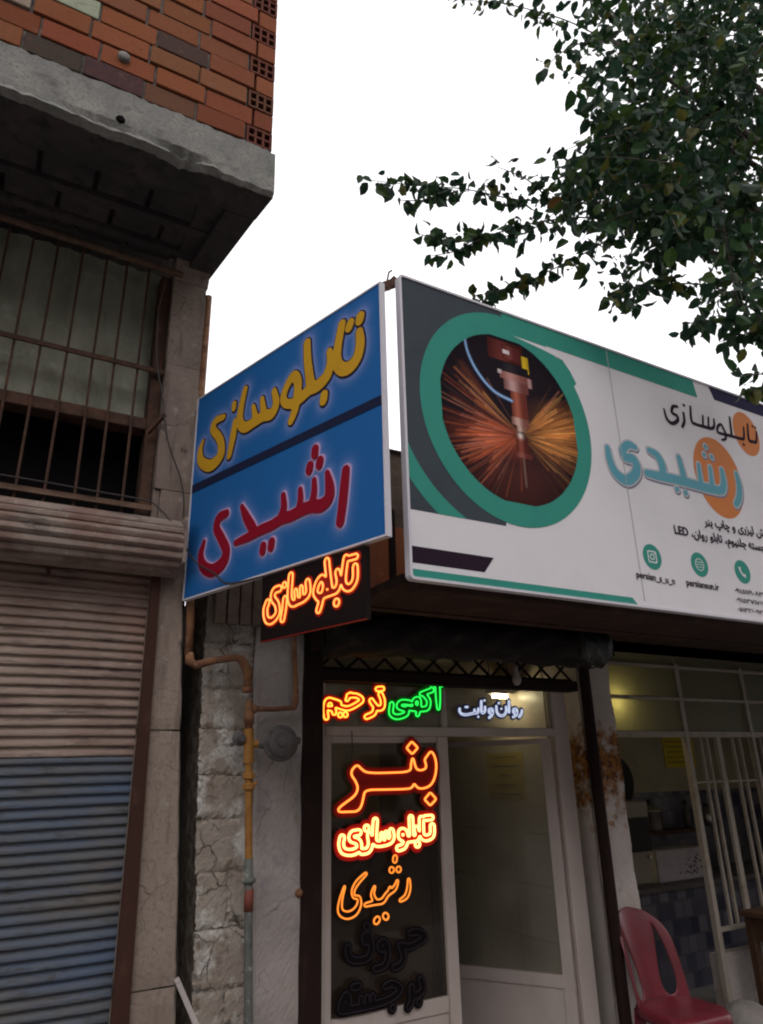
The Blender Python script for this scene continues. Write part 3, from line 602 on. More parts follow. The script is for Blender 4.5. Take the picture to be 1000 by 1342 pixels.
# pillar with rust stain
ps = mat('white plaster with rust stain', (.53, .47, .44), .9, layers=[((.44, .38, .35), 3, .42, .66, V1), ((.30, .27, .25), 7, .6, .76, (1, 1, .6)), ((.20, .16, .13), 36, .65, .76, V1)], bump=.4, bscale=40)
nt = ps.node_tree; N_, L_ = nt.nodes, nt.links; b_ = N_['Principled BSDF']; src = b_.inputs['Base Color'].links[0].from_socket
g_ = N_.new('ShaderNodeNewGeometry'); sx = N_.new('ShaderNodeSeparateXYZ'); L_.new(g_.outputs['Position'], sx.inputs[0])
mr = N_.new('ShaderNodeMath'); mr.operation = 'SUBTRACT'; L_.new(sx.outputs['Z'], mr.inputs[0]); mr.inputs[1].default_value = 1.60
ab = N_.new('ShaderNodeMath'); ab.operation = 'ABSOLUTE'; L_.new(mr.outputs[0], ab.inputs[0])
ns = N_.new('ShaderNodeTexNoise'); ns.inputs['Scale'].default_value = 13; ns.inputs['Detail'].default_value = 9; ns.inputs['Roughness'].default_value = .7; L_.new(g_.outputs['Position'], ns.inputs['Vector'])
cm = N_.new('ShaderNodeMath'); cm.operation = 'MULTIPLY_ADD'; L_.new(ab.outputs[0], cm.inputs[0]); cm.inputs[1].default_value = -.85; L_.new(ns.outputs['Fac'], cm.inputs[2])
rp = N_.new('ShaderNodeValToRGB'); rp.color_ramp.elements[0].position = .27; rp.color_ramp.elements[1].position = .42; L_.new(cm.outputs[0], rp.inputs[0])
n2 = N_.new('ShaderNodeTexNoise'); n2.inputs['Scale'].default_value = 40; n2.inputs['Detail'].default_value = 5; L_.new(g_.outputs['Position'], n2.inputs['Vector'])
rc = N_.new('ShaderNodeValToRGB'); rc.color_ramp.elements[0].color = (.09, .035, .012, 1); rc.color_ramp.elements[1].color = (.36, .15, .035, 1); rc.color_ramp.elements[0].position = .38; rc.color_ramp.elements[1].position = .62; L_.new(n2.outputs['Fac'], rc.inputs[0])
xm = N_.new('ShaderNodeMixRGB'); L_.new(rp.outputs[0], xm.inputs[0]); L_.new(src, xm.inputs[1]); L_.new(rc.outputs[0], xm.inputs[2]); L_.new(xm.outputs[0], b_.inputs['Base Color'])
mb = MB(); nxg, nzg = 20, 150; vs = []; fs = []; x0, x1 = 3.262, 3.545
for jz in range(nzg+1):
    for ix in range(nxg+1):
        xx = x0+(x1-x0)*ix/nxg; zz = 2.26*jz/nzg
        vs.append((xx, 3.288+.005*math.sin(xx*23+zz*7)+.004*math.sin(zz*19+1)+random.uniform(-.0015, .0015)+(.02 if ix == nxg else 0), zz))
for jz in range(nzg):
    for ix in range(nxg): w_ = nxg+1; fs.append((jz*w_+ix, jz*w_+ix+1, jz*w_+w_+ix+1, jz*w_+w_+ix))
mb._add(vs, fs).box(x0+.004, x1-.003, 3.31, 3.62, 0, 2.26).build('pillar', ps, SH)
# door set: frame, fixed pane, transom, ajar leaf
DY = 3.345
df = MB().box(1.508, 1.556, DY, DY+.05, .02, 2.029, bev=.003).box(3.075, 3.186, DY, DY+.05, .02, 2.029, bev=.003).box(1.557, 3.074, DY-.002, DY+.05, 1.768, 1.815, bev=.003).box(2.225, 2.290, DY-.004, DY+.05, .02, 1.767, bev=.003).box(2.262, 2.296, DY, DY+.045, 1.816, 2.029, bev=.002).build('door_frame', M['door_paint'], SH)
fp = MB().box(1.557, 1.592, DY+.004, DY+.04, .02, 1.767, bev=.002).box(1.593, 2.224, DY+.004, DY+.04, .50, .565, bev=.002).box(1.593, 2.224, DY+.012, DY+.03, .02, .499).box(1.593, 2.224, DY+.006, DY+.04, 1.735, 1.767, bev=.002).box(1.66, 2.16, DY+.004, DY+.013, .10, .43, bev=.004).build('fixed_panel', M['door_paint'], SH)
MB().box(1.593, 2.224, DY+.018, DY+.023, .566, 1.734).build('pane', M['glass_left'], fp)
MB().box(1.557, 2.261, DY+.018, DY+.023, 1.816, 2.028).box(2.297, 3.074, DY+.018, DY+.023, 1.816, 2.028).build('transom_pane', M['glass'], SH)
# leaf hinged at the right, swung inward
hx, hy, wid = 3.068, DY+.03, .74; an = math.radians(180-56)
du = np.array([math.cos(an), math.sin(an), 0]); dn = np.array([-du[1], du[0], 0])
def leaf_box(mb, a, b, z0, z1, t0, t1):
    q = [(a, t0), (b, t0), (b, t1), (a, t1)]; f = lambda i, j, z: np.array([hx, hy, z])+du*i+dn*j
    mb.hexa([f(i, j, z0) for i, j in q], [f(i, j, z1) for i, j in q])
mb = MB(); leaf_box(mb, .0, .060, .03, 1.76, 0, .035); leaf_box(mb, wid-.06, wid, .03, 1.76, 0, .035); leaf_box(mb, .0601, wid-.0601, 1.728, 1.759, .001, .034); leaf_box(mb, .0601, wid-.0601, .475, .535, .001, .034); leaf_box(mb, .0601, wid-.0601, .03, .474, .010, .026)
dl = mb.build('door_leaf', M['door_paint'], SH)
mb = MB(); leaf_box(mb, .0602, wid-.0602, .536, 1.727, .015, .020); mb.build('pane', M['glass'], dl)
mb = MB(); f = lambda i, j, z: np.array([hx, hy, z])+du*i+dn*j
mb.tube([f(wid-.03, .036, 1.02), f(wid-.03, .07, 1.02), f(wid-.12, .072, 1.02)], .008, 8); mb.build('handle', M['cast_grey'], dl)
# inside of the shop
MB().box(3.262, 3.30, 3.625, 5.9, 0, 2.5).build('tiled_side_wall', M['tile_beige'], SH)
MB().box(1.0, 3.261, 5.86, 5.9, 0, 2.5).build('tiled_back_wall', M['tile_beige_back'], SH)
MB().box(.96, .999, 3.61, 5.9, 0, 2.5).box(1.0, 3.26, 3.61, 5.858, 2.38, 2.42).build('interior_shell', M['ceiling'], SH)
MB().box(1.0, 3.26, 3.3, 5.858, -.02, .015).build('shop_floor', M['paving'], SH)

t = thing('display_cabinet', 'dark brown wooden cabinet inside the shop behind the left pane', 'cabinet', (2.3, 4.3, 0))
MB().box(1.75, 2.62, 4.1, 4.5, .10, 1.30, bev=.005).box(1.78, 2.59, 4.13, 4.48, .016, .099).build('body', M['wood_dark'], t)
for x in (1.77, 2.20): MB().box(x, x+.40, 4.085, 4.098, .14, 1.26, bev=.004).build('door', M['wood_dark'], t)
MB().tube([(2.185, 4.07, .75), (2.185, 4.07, .63)], .007, 6).build('handle', M['cast_grey'], t)
t = thing('sample_board', 'tall black sample board standing beside the brown cabinet', 'board', (2.85, 4.2, 0))
MB().hexa([(2.70, 4.15, .016), (2.98, 4.32, .016), (2.97, 4.34, .016), (2.69, 4.17, .016)], [(2.72, 4.25, 1.22), (3.0, 4.42, 1.22), (2.99, 4.44, 1.22), (2.71, 4.27, 1.22)]).build('panel', M['board_black'], t)
# ================================================================== neighbouring shop at right
NB = thing('neighbouring_shop', 'dim kitchen shop with frosted transoms and a cream barred front', 'building', (4.4, 3.4, 0))
GY = 3.36
def hbar(z, h, x0, x1, y=GY, d=.03): return MB().box(x0, x1, y, y+d, z-h/2, z+h/2, bev=.003)
for z, h in ((2.236, .022), (2.018, .022), (1.785, .040)): hbar(z, h, 3.548, 7.0).build('frame_rail', M['frame_white'], NB)
for x, w_, z0 in ((4.275, .04, .0), (4.99, .034, 0.)): MB().box(x-w_/2, x+w_/2, GY-.004, GY+.038, z0, 2.262, bev=.003).build('frame_post', M['frame_white'], NB)
for k, (xx, y_, w_, zb_) in enumerate(((4.42, 0, .018, .62), (4.485, 0, .018, .62), (4.60, -.003, .045, .62), (4.765, 0, .018, .62), (4.845, 0, .018, .62), (5.08, 0, .018, .62), (5.16, 0, .018, .62))):
    MB().box(xx-w_/2, xx+w_/2, GY+.004+y_, GY+.026, zb_, 1.764, bev=.003).build('grille_bar', M['frame_white'], NB)
MB().box(4.296, 7, GY+.002, GY+.03, .60, .625, bev=.003).box(4.296, 7, GY+.008, GY+.022, 1.47, 1.482).build('grille_rail', M['frame_white'], NB)
MB().box(4.296, 7, GY+.05, GY+.12, .0, .47).build('stall_riser', M['plaster'], NB)
for z0, z1 in ((1.806, 2.006), (2.030, 2.224), (2.248, 2.30)):
    for x0, x1 in ((3.549, 4.254), (4.296, 4.972), (5.008, 7)): MB().box(x0, x1, GY+.012, GY+.018, z0, z1).build('transom_pane', M['frost'], NB)
MB().box(3.50, 8, 4.75, 4.8, 1.36, 2.42).build('upper_wall', M['wall_cream'], NB)
MB().box(3.50, 8, 4.745, 4.8, 0, 1.359).build('tiled_wall', M['tile_check'], NB)
MB().box(3.30, 8, 3.40, 4.8, 2.425, 2.46).box(7.0, 7.05, 3.3, 4.74, 0, 2.42).build('interior_shell', M['ceiling'], NB)
MB().box(3.30, 8, 3.001, 4.74, -.02, .012).build('shop_floor', M['paving'], NB)
ct = MB().box(4.25, 6.9, 4.22, 4.74, .678, .715, bev=.004).build('counter_top', M['cast_grey'], NB)
MB().box(4.28, 6.9, 4.26, 4.74, .013, .677).build('counter_front', M['tile_check'], NB)

# lamps shown lit
q = at(655, 913, 3.92)
tl = thing('fluorescent_lamp', 'short lit fluorescent lamp hanging inside the shop behind the transom', 'lamp', tuple(q))
MB().tube([q+np.array([-.06, 0, 0]), q+np.array([.06, 0, .0])], .010, 8).build('lamp_tube', M['lamp_glow'], tl); MB().box(q[0]-.10, q[0]+.10, q[1]-.03, q[1]+.03, q[2]+.018, q[2]+.045).build('lamp_holder', M['white_box'], tl)
MB().tube([q+np.array([-.08, 0, .046]), (q[0]-.08, q[1], 2.379)], .003, 5).tube([q+np.array([.08, 0, .046]), (q[0]+.08, q[1], 2.379)], .003, 5).build('suspension_wire', M['cable'], tl)
wl_ = thing('wall_lamp', 'small lit warm lamp behind the frosted transom beside the pillar', 'lamp', (3.66, 3.47, 1.99))
MB().lathe([(.0, -.04), (.02, -.035), (.032, -.01), (.03, .015), (.015, .035), (.012, .05)], (3.66, 3.47, 1.99), (0, 0, 1), 16).build('bulb', M['warm_glow'], wl_, smooth=True)
MB().tube([(3.66, 3.47, 2.035), (3.66, 3.47, 2.07), (3.60, 3.47, 2.09), (3.53, 3.47, 2.09)], .012, 8).build('holder', M['white_box'], wl_)

# ================================================================== blue projecting sign
PB = Plane((.769, 3.209, 0), (1.147-.769, 1.970-3.209, 0), (0, 0, 1))
BL = float(np.hypot(1.147-.769, 1.970-3.209)); ZB, ZT = 2.352, 3.405
BS = thing('shop_sign', 'blue projecting sign with yellow and dark red Persian lettering', 'sign', (.95, 2.6, 2.35))
def pbox(mb, pl, u0, u1, v0, v1, w0, w1):
    f = pl.xyz; mb.hexa([f(u0, v0, w0), f(u1, v0, w0), f(u1, v0, w1), f(u0, v0, w1)], [f(u0, v1, w0), f(u1, v1, w0), f(u1, v1, w1), f(u0, v1, w1)]); return mb
Wy = Word(PB, 250, 390, 4, .0270, [
    ([(888, 182), (893, 240), (880, 310), (845, 362), (803, 378), (774, 350), (772, 285), (797, 142)], [.72, .9, 1, 1.1, 1.1, 1, .9, .8]),
    ([(893, 102), (890, 122)], [.85, .85]), ([(842, 136), (834, 160)], [.8, .8]),
    ([(731, 284), (738, 340), (718, 412), (672, 462), (630, 482), (588, 522), (552, 552)], [.6, .85, 1.05, 1.1, 1.05, 1, .9]),
    ([(614, 240), (617, 330), (625, 400), (634, 472)], [.8, .85, .9, 1]), ([(704, 512), (700, 543)], [.8, .8]),
    ([(556, 556), (506, 558), (490, 528), (508, 468), (545, 412), (566, 446), (563, 510), (551, 590), (530, 648)], [.9, .8, .75, .8, .9, .9, .9, .85, .72]),
    ([(441, 492), (452, 556), (430, 610), (388, 622), (340, 652), (290, 682), (262, 655), (268, 580), (290, 482)], [.6, .85, 1, 1, 1, 1, .9, .8, .65]),
    ([(378, 532), (387, 605)], [.5, .8]), ([(332, 572), (345, 640)], [.45, .8]),
    ([(232, 560), (231, 582)], .62), ([(238, 652), (224, 740), (205, 832)], [.7, .85, .65]),
    ([(176, 628), (136, 648), (121, 690), (152, 735), (164, 775), (158, 835), (108, 882), (60, 862), (53, 805), (70, 752)], [.6, .75, .8, .85, .95, 1.1, 1.15, .95, .7, .3])])
Wr = Word(PB, 240, 570, 3.846, .0280, [
    ([(824, 178), (817, 250), (807, 350), (795, 440)], [.72, .8, .8, .75]),
    ([(730, 192), (742, 260), (738, 318), (700, 356), (650, 362), (600, 380), (550, 408), (500, 424), (450, 456), (390, 482), (330, 516), (268, 544)], [.45, .85, .95, 1, .95, .95, .9, .9, .85, .85, .75, .5]),
    ([(664, 228), (664, 290), (652, 356)], [.45, .6, .7]), ([(594, 275), (595, 330), (582, 396)], [.45, .6, .7]), ([(508, 304), (511, 370), (490, 430)], [.5, .7, .8]),
    ([(300, 362), (325, 420), (352, 468), (362, 498)], [.45, .85, .9, .8]),
    ([(669, 72), (667, 100)], .72), ([(694, 130), (690, 152)], .72), ([(643, 156), (639, 180)], .72),
    ([(407, 562), (404, 586)], .72), ([(450, 540), (446, 566)], .72),
    ([(222, 396), (186, 418), (172, 470), (200, 530), (221, 586), (203, 645), (150, 684), (106, 664), (92, 608), (110, 538)], [.7, .85, .85, .9, .95, 1.1, 1.1, 1, .75, .4])])
# face with the printed pale halo round the letters
mb = MB(); nu, nv = 300, 244
uu, vv = np.meshgrid(np.linspace(.006, BL-.006, nu), np.linspace(ZB+.006, ZT-.006, nv))
dy, dr = Wy.dist(uu, vv), Wr.dist(uu, vv)
base = np.array(lin((30, 92, 154)))*1.02; halo = np.array(lin((168, 172, 224))); pinkh = np.array(lin((214, 170, 206)))
hy_ = np.exp(-(np.clip(dy-.006, 0, 9)/.020)**1.2)*.42; hr_ = np.exp(-(np.clip(dr-.004, 0, 9)/.017))*.38; hp = np.clip((.010-dr)/.005, 0, 1)*.8
c = base*(1-hy_[..., None])+halo*hy_[..., None]; c = c*(1-hr_[..., None])+halo*hr_[..., None]; c = c*(1-hp[..., None])+pinkh*hp[..., None]
vs = PB.O+uu[..., None]*PB.U+vv[..., None]*PB.V; fs = [(j*nu+i, j*nu+i+1, (j+1)*nu+i+1, (j+1)*nu+i) for j in range(nv-1) for i in range(nu-1)]
mb._add(vs.reshape(-1, 3), fs); mb.c = [(*k, 1) for k in c.reshape(-1, 3)]
mb.build('face', M['blue_face'], BS, colors=True)
mb = MB(); t = .007
pbox(mb, PB, 0, BL, ZB, ZB+t, -.022, .004); pbox(mb, PB, 0, BL, ZT-t, ZT, -.022, .004); pbox(mb, PB, 0, t, ZB+t, ZT-t, -.022, .004); pbox(mb, PB, BL-t, BL, ZB+t, ZT-t, -.022, .0045)
mb.build('frame', M['alu'], BS); pbox(MB(), PB, t, BL-t, ZB+t, ZT-t, -.020, -.015).build('back_panel', M['sign_back'], BS)
filled('letter_outline', Wy.contours(.0072), PB, .003, .0025, M['print_outline'], BS)
filled('lettering', Wy.contours(0), PB, .006, .0025, M['print_yellow'], BS, 'yellow Persian word with dark outline')
filled('lettering', Wr.contours(0), PB, .006, .003, M['print_red'], BS, 'dark red Persian word with pale halo')
a0, a1, b0, b1 = PB.uv(497.5, 519), PB.uv(497.5, 531), PB.uv(251, 637), PB.uv(251, 647)
pl_ = [(.0075, b1[1]), (BL-.0075, a1[1]), (BL-.0075, a0[1]), (.0075, b0[1])]
filled('stripe', [np.array(pl_)], PB, .0025, .002, M['print_stripe'], BS)
mb = MB(); mb.tube([PB.xyz(.35, ZT-.05, -.045), PB.xyz(.05, ZT-.05, -.045), (.76, 3.29, ZT-.05)], .010, 6).build('wall_bracket', M['rust'], BS); MB().tube([PB.xyz(.35, ZB+.12, -.045), PB.xyz(.05, ZB+.12, -.045), (.76, 3.29, ZB+.12)], .010, 6).build('wall_bracket', M['rust'], BS)

# ================================================================== white billboard
PW = Plane((0, 2.0, 0), (1, 0, 0), (0, 0, 1))
WX0, WX1_, WZ0, WZ1 = 1.248, 3.668, 2.218, 3.500
WS = thing('shop_sign', 'long white and teal sign with a round photo of laser sparks', 'sign', (2.4, 2.0, 2.2))
RAD = .022
def rrect(x0, x1, z0, z1, r, n=6):
    o = []
    for cx, cz, a0 in ((x1-r, z0+r, -90), (x1-r, z1-r, 0), (x0+r, z1-r, 90), (x0+r, z0+r, 180)):
        for k in range(n+1): a = math.radians(a0+90*k/n); o.append((cx+r*math.cos(a), cz+r*math.sin(a)))
    return np.array(o)
filled('face', [rrect(WX0+.006, WX1_-.006, WZ0+.006, WZ1-.006, .012)], PW, 0, .004, M['print_white'], WS)
filled('frame', [rrect(WX0, WX1_, WZ0, WZ1, .018), rrect(WX0+.010, WX1_-.010, WZ0+.010, WZ1-.010, .010)[::-1]], PW, .006, .034, M['alu'], WS)
MB().box(WX0+.02, WX1_-.02, 2.024, 2.028, WZ0+.02, WZ1-.02).build('back_panel', M['sign_back'], WS)
FX0, FX1, FZ0, FZ1 = WX0+.0105, WX1_-.0105, WZ0+.0105, WZ1-.0105
ci = PW.uv(667, 549)                                    # centre of the round photo
tpx = [PW.uv(629, 434), PW.uv(683, 661.5), PW.uv(577.5, 520), PW.uv(756.5, 600)]
ci = np.array([1.7797, 2.9687]); ri, riz = .3549, .3835      # round photo, slightly taller than wide as printed
co_ = np.array([1.7752, 2.9765]); ro_, roz = .4497, .4897
def oval(c, rx, rz, n=120): a = np.linspace(0, 2*math.pi, n, endpoint=False); return np.c_[c[0]+rx*np.cos(a), c[1]+rz*np.sin(a)]
def clip_face(P): return np.c_[np.clip(P[:, 0], FX0, FX1), np.clip(P[:, 1], FZ0, FZ1)]
zc = PW.uv(537.5, 667)[1]; zc2 = PW.uv(663, 686)[1]
# charcoal field left of the ring
filled('charcoal_field', [np.array([(FX0, zc), (PW.uv(663, 686)[0], zc), (co_[0]+.02, co_[1]), (co_[0]+.02, FZ1), (FX0, FZ1)])], PW, .0015, .001, M['print_char'], WS)
def arc_band(c, r0, r1, a0, a1, n=60):
    a = np.radians(np.linspace(a0, a1, n)); return np.r_[np.c_[c[0]+r1*np.cos(a), c[1]+r1*np.sin(a)], np.c_[c[0]+r0*np.cos(a[::-1]), c[1]+r0*np.sin(a[::-1])]]
# outer swoosh: arc band cut by the sign's left edge and the charcoal's lower edge
r1s, r0s = .634, .5635
pts = []
def isect(r):  # where circle r meets x=FX0 and z=zc
    aL = math.pi+math.acos(min(1, (co_[0]-FX0)/r)); aB = math.pi+math.asin(min(1, (co_[1]-zc)/r)); return aL, aB
aL1, aB1 = isect(r1s); aL0, aB0 = isect(r0s)
A1 = np.linspace(aL1, aB1, 30); A0 = np.linspace(aB0, aL0, 30)
sw = np.r_[np.c_[co_[0]+r1s*np.cos(A1), co_[1]+r1s*np.sin(A1)], np.c_[co_[0]+r0s*np.cos(A0), co_[1]+r0s*np.sin(A0)]]
filled('teal_swoosh', [sw], PW, .0028, .001, M['print_teal'], WS)
filled('teal_ring', [oval(co_, ro_, roz), oval(ci, ri-.003, riz-.003)[::-1]], PW, .0045, .0012, M['print_teal'], WS)
st = px_poly(PW, [(650, 431), (671, 439), (800, 481), (914, 521.5), (907, 499)]); zs = float(np.mean([PW.uv(800, 481)[1], PW.uv(914, 521.5)[1], PW.uv(690, 446)[1]]))
xa = PW.uv(914, 521.5)[0]; xb = PW.uv(907, 499)[0]
filled('teal_stripe', [np.array([(co_[0]+.02, zs), (xa, zs), (xb, FZ1), (co_[0]+.0, FZ1), (co_[0]-.0, zs)])], PW, .0032, .001, M['print_teal'], WS)
filled('teal_corner', [px_poly(PW, [(690, 452), (737, 472.5), (747, 487), (755, 503), (735, 530), (715, 500)])], PW, .0040, .001, M['print_teal'], WS)
filled('white_wedge', [px_poly(PW, [(672, 440.2), (737, 463), (737, 472.0), (712, 459)])], PW, .0054, .001, M['print_white'], WS)
filled('navy_stripe', [np.array([tuple(PW.uv(936, 524)), (FX1, PW.uv(936, 524)[1]), (FX1, FZ1), (PW.uv(928, 507)[0], FZ1)])], PW, .002, .001, M['print_navy'], WS)
za, zb2 = PW.uv(539.5, 715)[1], PW.uv(540, 737)[1]
filled('dark_bar', [np.array([(FX0, zb2), (PW.uv(635, 748)[0], zb2), (PW.uv(647, 730)[0], za), (FX0, za)])], PW, .002, .001, M['print_dark'], WS)
zq = PW.uv(540, 745)[1]; filled('teal_base', [np.array([(FX0, FZ0), (PW.uv(836, 791)[0], FZ0), (PW.uv(828, 779)[0], zq), (FX0, zq)])], PW, .002, .001, M['print_teal'], WS)
xs_ = PW.uv(797, 477)[0]; MB().box(xs_-.0035, xs_, 1.9975, 1.9995, FZ0+.02, FZ1-.002).build('seam', M['seam'], WS)
# the round photograph, painted point by point
n = 230; gu = np.linspace(-1, 1, n); X, Y = np.meshgrid(gu, gu); img = np.zeros((n, n, 3)); img[:] = (.016, .011, .016)
rr = np.hypot(X, Y); ox, oy = .10, -.20                 # burst point
ang = np.arctan2(Y-oy, X-ox); dd = np.hypot(X-ox, Y-oy)
lo = np.clip((-(Y-oy)-.0)*2+.6, 0, 1)*np.exp(-dd*1.0)
img += (np.clip(.25-np.abs(Y+.30), 0, 1)*2.2*(X < ox)*np.clip(1.2-np.abs(X), 0, 1))[..., None]*np.array((.34, .055, .012))
img += (np.clip(.42-np.abs(Y+.08-.12*(X-ox)), 0, 1)*1.2*(X > ox+.1)*np.clip(X-ox, 0, 1))[..., None]*np.array((.75, .26, .05))
img += (np.clip((-Y-.15)*.7, 0, .35)*np.exp(-((X+.0)/.8)**2))[..., None]*np.array((.16, .035, .012))
def streak(ax, ay, bx, by, wd, col, k=1.0):
    global img
    dx, dy_ = bx-ax, by-ay; t = np.clip(((X-ax)*dx+(Y-ay)*dy_)/(dx*dx+dy_*dy_), 0, 1); d = np.hypot(X-ax-t*dx, Y-ay-t*dy_)
    img += (np.exp(-(d/wd)**2)*k*(.25+.75*t))[..., None]*np.array(col)
for k in range(520):
    left = k % 2 == 0
    a = math.radians(random.gauss(191, 24) if left else random.gauss(2, 22)); 
    if random.random() < .14: a = math.radians(random.choice([148, 142, 153, 38, 44, 33])+random.uniform(-4, 4))
    r0 = random.uniform(.05, .55); r1 = r0+random.uniform(.25, .75)
    col = (random.choice([(.42, .07, .015), (.50, .11, .035), (.5, .2, .13)]) if left else random.choice([(.66, .24, .05), (.70, .34, .10), (.52, .15, .03)]))
    streak(ox+r0*math.cos(a), oy+r0*math.sin(a), ox+r1*math.cos(a), oy+r1*math.sin(a), random.uniform(.005, .011), col, random.choice([.06, .1, .16, .3, .5]))
def rect(x0, x1, y0, y1, c0, c1, sk=0.0):
    Xs = X-sk*(Y-y0); m = (Xs > x0) & (Xs < x1) & (Y > y0) & (Y < y1); t = np.clip((Xs-x0)/(x1-x0), 0, 1); s = np.exp(-((t-.35)/.22)**2)
    img[m] = (np.array(c0)*(1-s[..., None])+np.array(c1)*s[..., None])[m]
rect(-.28, .26, .70, .96, (.07, .014, .012), (.15, .035, .03)); rect(-.06, .22, .74, .92, (.11, .022, .02), (.20, .055, .048)); rect(-.05, .05, .80, .86, (.7, .6, .6), (.8, .7, .7)); rect(.24, .34, .62, .84, (.55, .36, .015), (.72, .5, .03))
def shift(*a): pass
rect(-.12, .32, .58, .68, (.012, .01, .016), (.03, .025, .03)); rect(-.13, .35, .47, .57, (.22, .075, .06), (.50, .25, .22)); rect(-.08, .30, .34, .47, (.16, .05, .045), (.55, .33, .31)); rect(-.16, -.10, .52, .58, (.5, .4, .4), (.6, .5, .5)); rect(.30, .37, .44, .56, (.3, .15, .14), (.5, .3, .28))
rect(.01, .25, .02, .34, (.15, .035, .025), (.42, .12, .075)); rect(-.01, .25, -.08, .02, (.22, .075, .06), (.62, .40, .34)); rect(.05, .20, -.15, -.08, (.25, .11, .08), (.6, .42, .35))
rect(.03, .21, -.40, -.22, (.09, .02, .015), (.28, .07, .05)); rect(.0, .25, -.46, -.40, (.13, .03, .025), (.30, .10, .08)); rect(.09, .16, -.80, -.46, (.06, .018, .015), (.20, .11, .095))
hx_ = np.array([(-.62, .88), (-.58, .66), (-.45, .44), (-.24, .27), (.02, .21)]); hs = smooth_line(hx_, .1)
dm = np.full(X.shape, 9.0)
for i in range(len(hs)-1):
    dx, dy_ = hs[i+1]-hs[i]; t = np.clip(((X-hs[i, 0])*dx+(Y-hs[i, 1])*dy_)/(dx*dx+dy_*dy_), 0, 1); dm = np.minimum(dm, np.hypot(X-hs[i, 0]-t*dx, Y-hs[i, 1]-t*dy_))
k_ = np.clip((.026-dm)/.012, 0, 1)[..., None]; img = img*(1-k_)+np.array((.16, .30, .56))*k_; k_ = np.clip((.011-dm)/.008, 0, 1)[..., None]; img = img*(1-k_)+np.array((.42, .58, .82))*k_
img *= (.42+.58*np.clip(1.25-rr**3*.75, 0, 1))[..., None]; img += (np.exp(-(dd/.035)**2))[..., None]*np.array((.8, .7, .6)); img = np.clip(img, .004, .95)
sel = rr < 1.03; idx = -np.ones((n, n), int); idx[sel] = np.arange(sel.sum()); mb = MB()
pts = PW.O+(ci[0]+X[sel]*ri)[:, None]*PW.U+(ci[1]+Y[sel]*riz)[:, None]*PW.V+.00185*PW.N
fs = [(idx[j, i], idx[j, i+1], idx[j+1, i+1], idx[j+1, i]) for j in range(n-1) for i in range(n-1) if min(idx[j, i], idx[j, i+1], idx[j+1, i+1], idx[j+1, i]) >= 0]
mb._add(pts, fs); mb.c = [(*k, 1) for k in img[sel]]; mb.build('laser_photo', M['laser_print'], WS, colors=True)
# orange discs and words
def disc(name, cpx, top, bot, w):
    c = PW.uv(*cpx); r = (PW.uv(*top)[1]-PW.uv(*bot)[1])/2
    return filled(name, [ellipse(c, r, 80)], PW, w, .001, M['print_orange'], WS)
def disc_x(name, l, r, t, b, w):
    cx = (PW.uv(*l)[0]+PW.uv(*r)[0])/2; rx = (PW.uv(*r)[0]-PW.uv(*l)[0])/2; cz = (PW.uv(*t)[1]+PW.uv(*b)[1])/2; rz = (PW.uv(*t)[1]-PW.uv(*b)[1])/2
    a = np.linspace(0, 2*math.pi, 90, endpoint=False); return filled(name, [np.c_[cx+rx*np.cos(a), cz+rz*np.sin(a)]], PW, w, .001, M['print_orange'], WS)
disc_x('orange_disc', (906.5, 598), (976, 652), (931, 573.7), (956, 680), .002); disc_x('orange_disc', (959.5, 556), (996.7, 584), (968, 539.2), (986, 598), .002)
Wd = Word(PW, 780, 500, 4.545, .0098, [
    ([(487, 150), (462, 150), (456, 185), (486, 205), (490, 232), (460, 250), (428, 226), (409, 166)], [.9, 1, 1, 1, 1.1, 1.1, 1, .7]),
    ([(525, 188), (530, 240), (518, 270)], [.9, 1, .9]), ([(527, 142)], 1), ([(566, 150), (573, 235), (600, 255), (650, 270), (695, 280), (708, 262), (706, 226)], [.8, 1, 1, 1, 1, .9, .7]),
    ([(640, 205), (642, 265)], .75), ([(673, 215), (675, 275)], .75),
    ([(755, 312), (728, 300), (730, 268), (748, 256), (762, 280), (776, 312), (775, 342), (755, 348)], [.9, .9, .9, .9, .9, .95, .9, .7]),
    ([(765, 315), (810, 325), (870, 342), (885, 335), (883, 272)], [1, 1, 1, .9, .7]), ([(800, 215), (812, 322)], [.8, 1]), ([(884, 376)], 1),
    ([(906, 255), (914, 345), (935, 358), (958, 358), (960, 300)], [.8, 1, 1, 1, .7]), ([(936, 268)], .85), ([(952, 274)], .85)], res=.0022)
filled('lettering', Wd.contours(0), PW, .0045, .001, M['print_dark'], WS, 'small dark Persian word')
Wt = Word(PW, 780, 500, 4.545, .0238, [
    ([(236, 392), (196, 376), (162, 410), (180, 452), (224, 462), (246, 505), (236, 556), (184, 588), (122, 545), (86, 470), (72, 396)], [.6, .8, .85, .9, 1, 1.05, 1.05, 1.05, 1, .85, .6]),
    ([(318, 408), (368, 440), (398, 500), (402, 556)], [.55, .9, 1, .9]), ([(306, 546), (380, 564), (460, 580), (540, 600), (620, 622), (700, 642), (752, 648), (764, 600), (752, 528)], [.75, .95, 1, 1, 1, 1, .95, .85, .6]),
    ([(496, 452), (514, 520), (530, 588)], [.6, .75, .9]), ([(614, 496), (622, 560), (630, 612)], [.5, .6, .8]), ([(682, 512), (690, 570), (696, 630)], [.5, .6, .8]),
    ([(840, 552), (856, 620), (856, 690), (838, 732)], [.6, .8, .85, .7]), ([(655, 388)], .55), ([(648, 436)], .55), ([(692, 450)], .55), ([(486, 642)], .58), ([(538, 664)], .58)], res=.004)
filled('drop_outline', [l-np.array([-.004, .007]) for l in Wt.contours(.0095)], PW, .0028, .001, M['print_shadow'], WS)
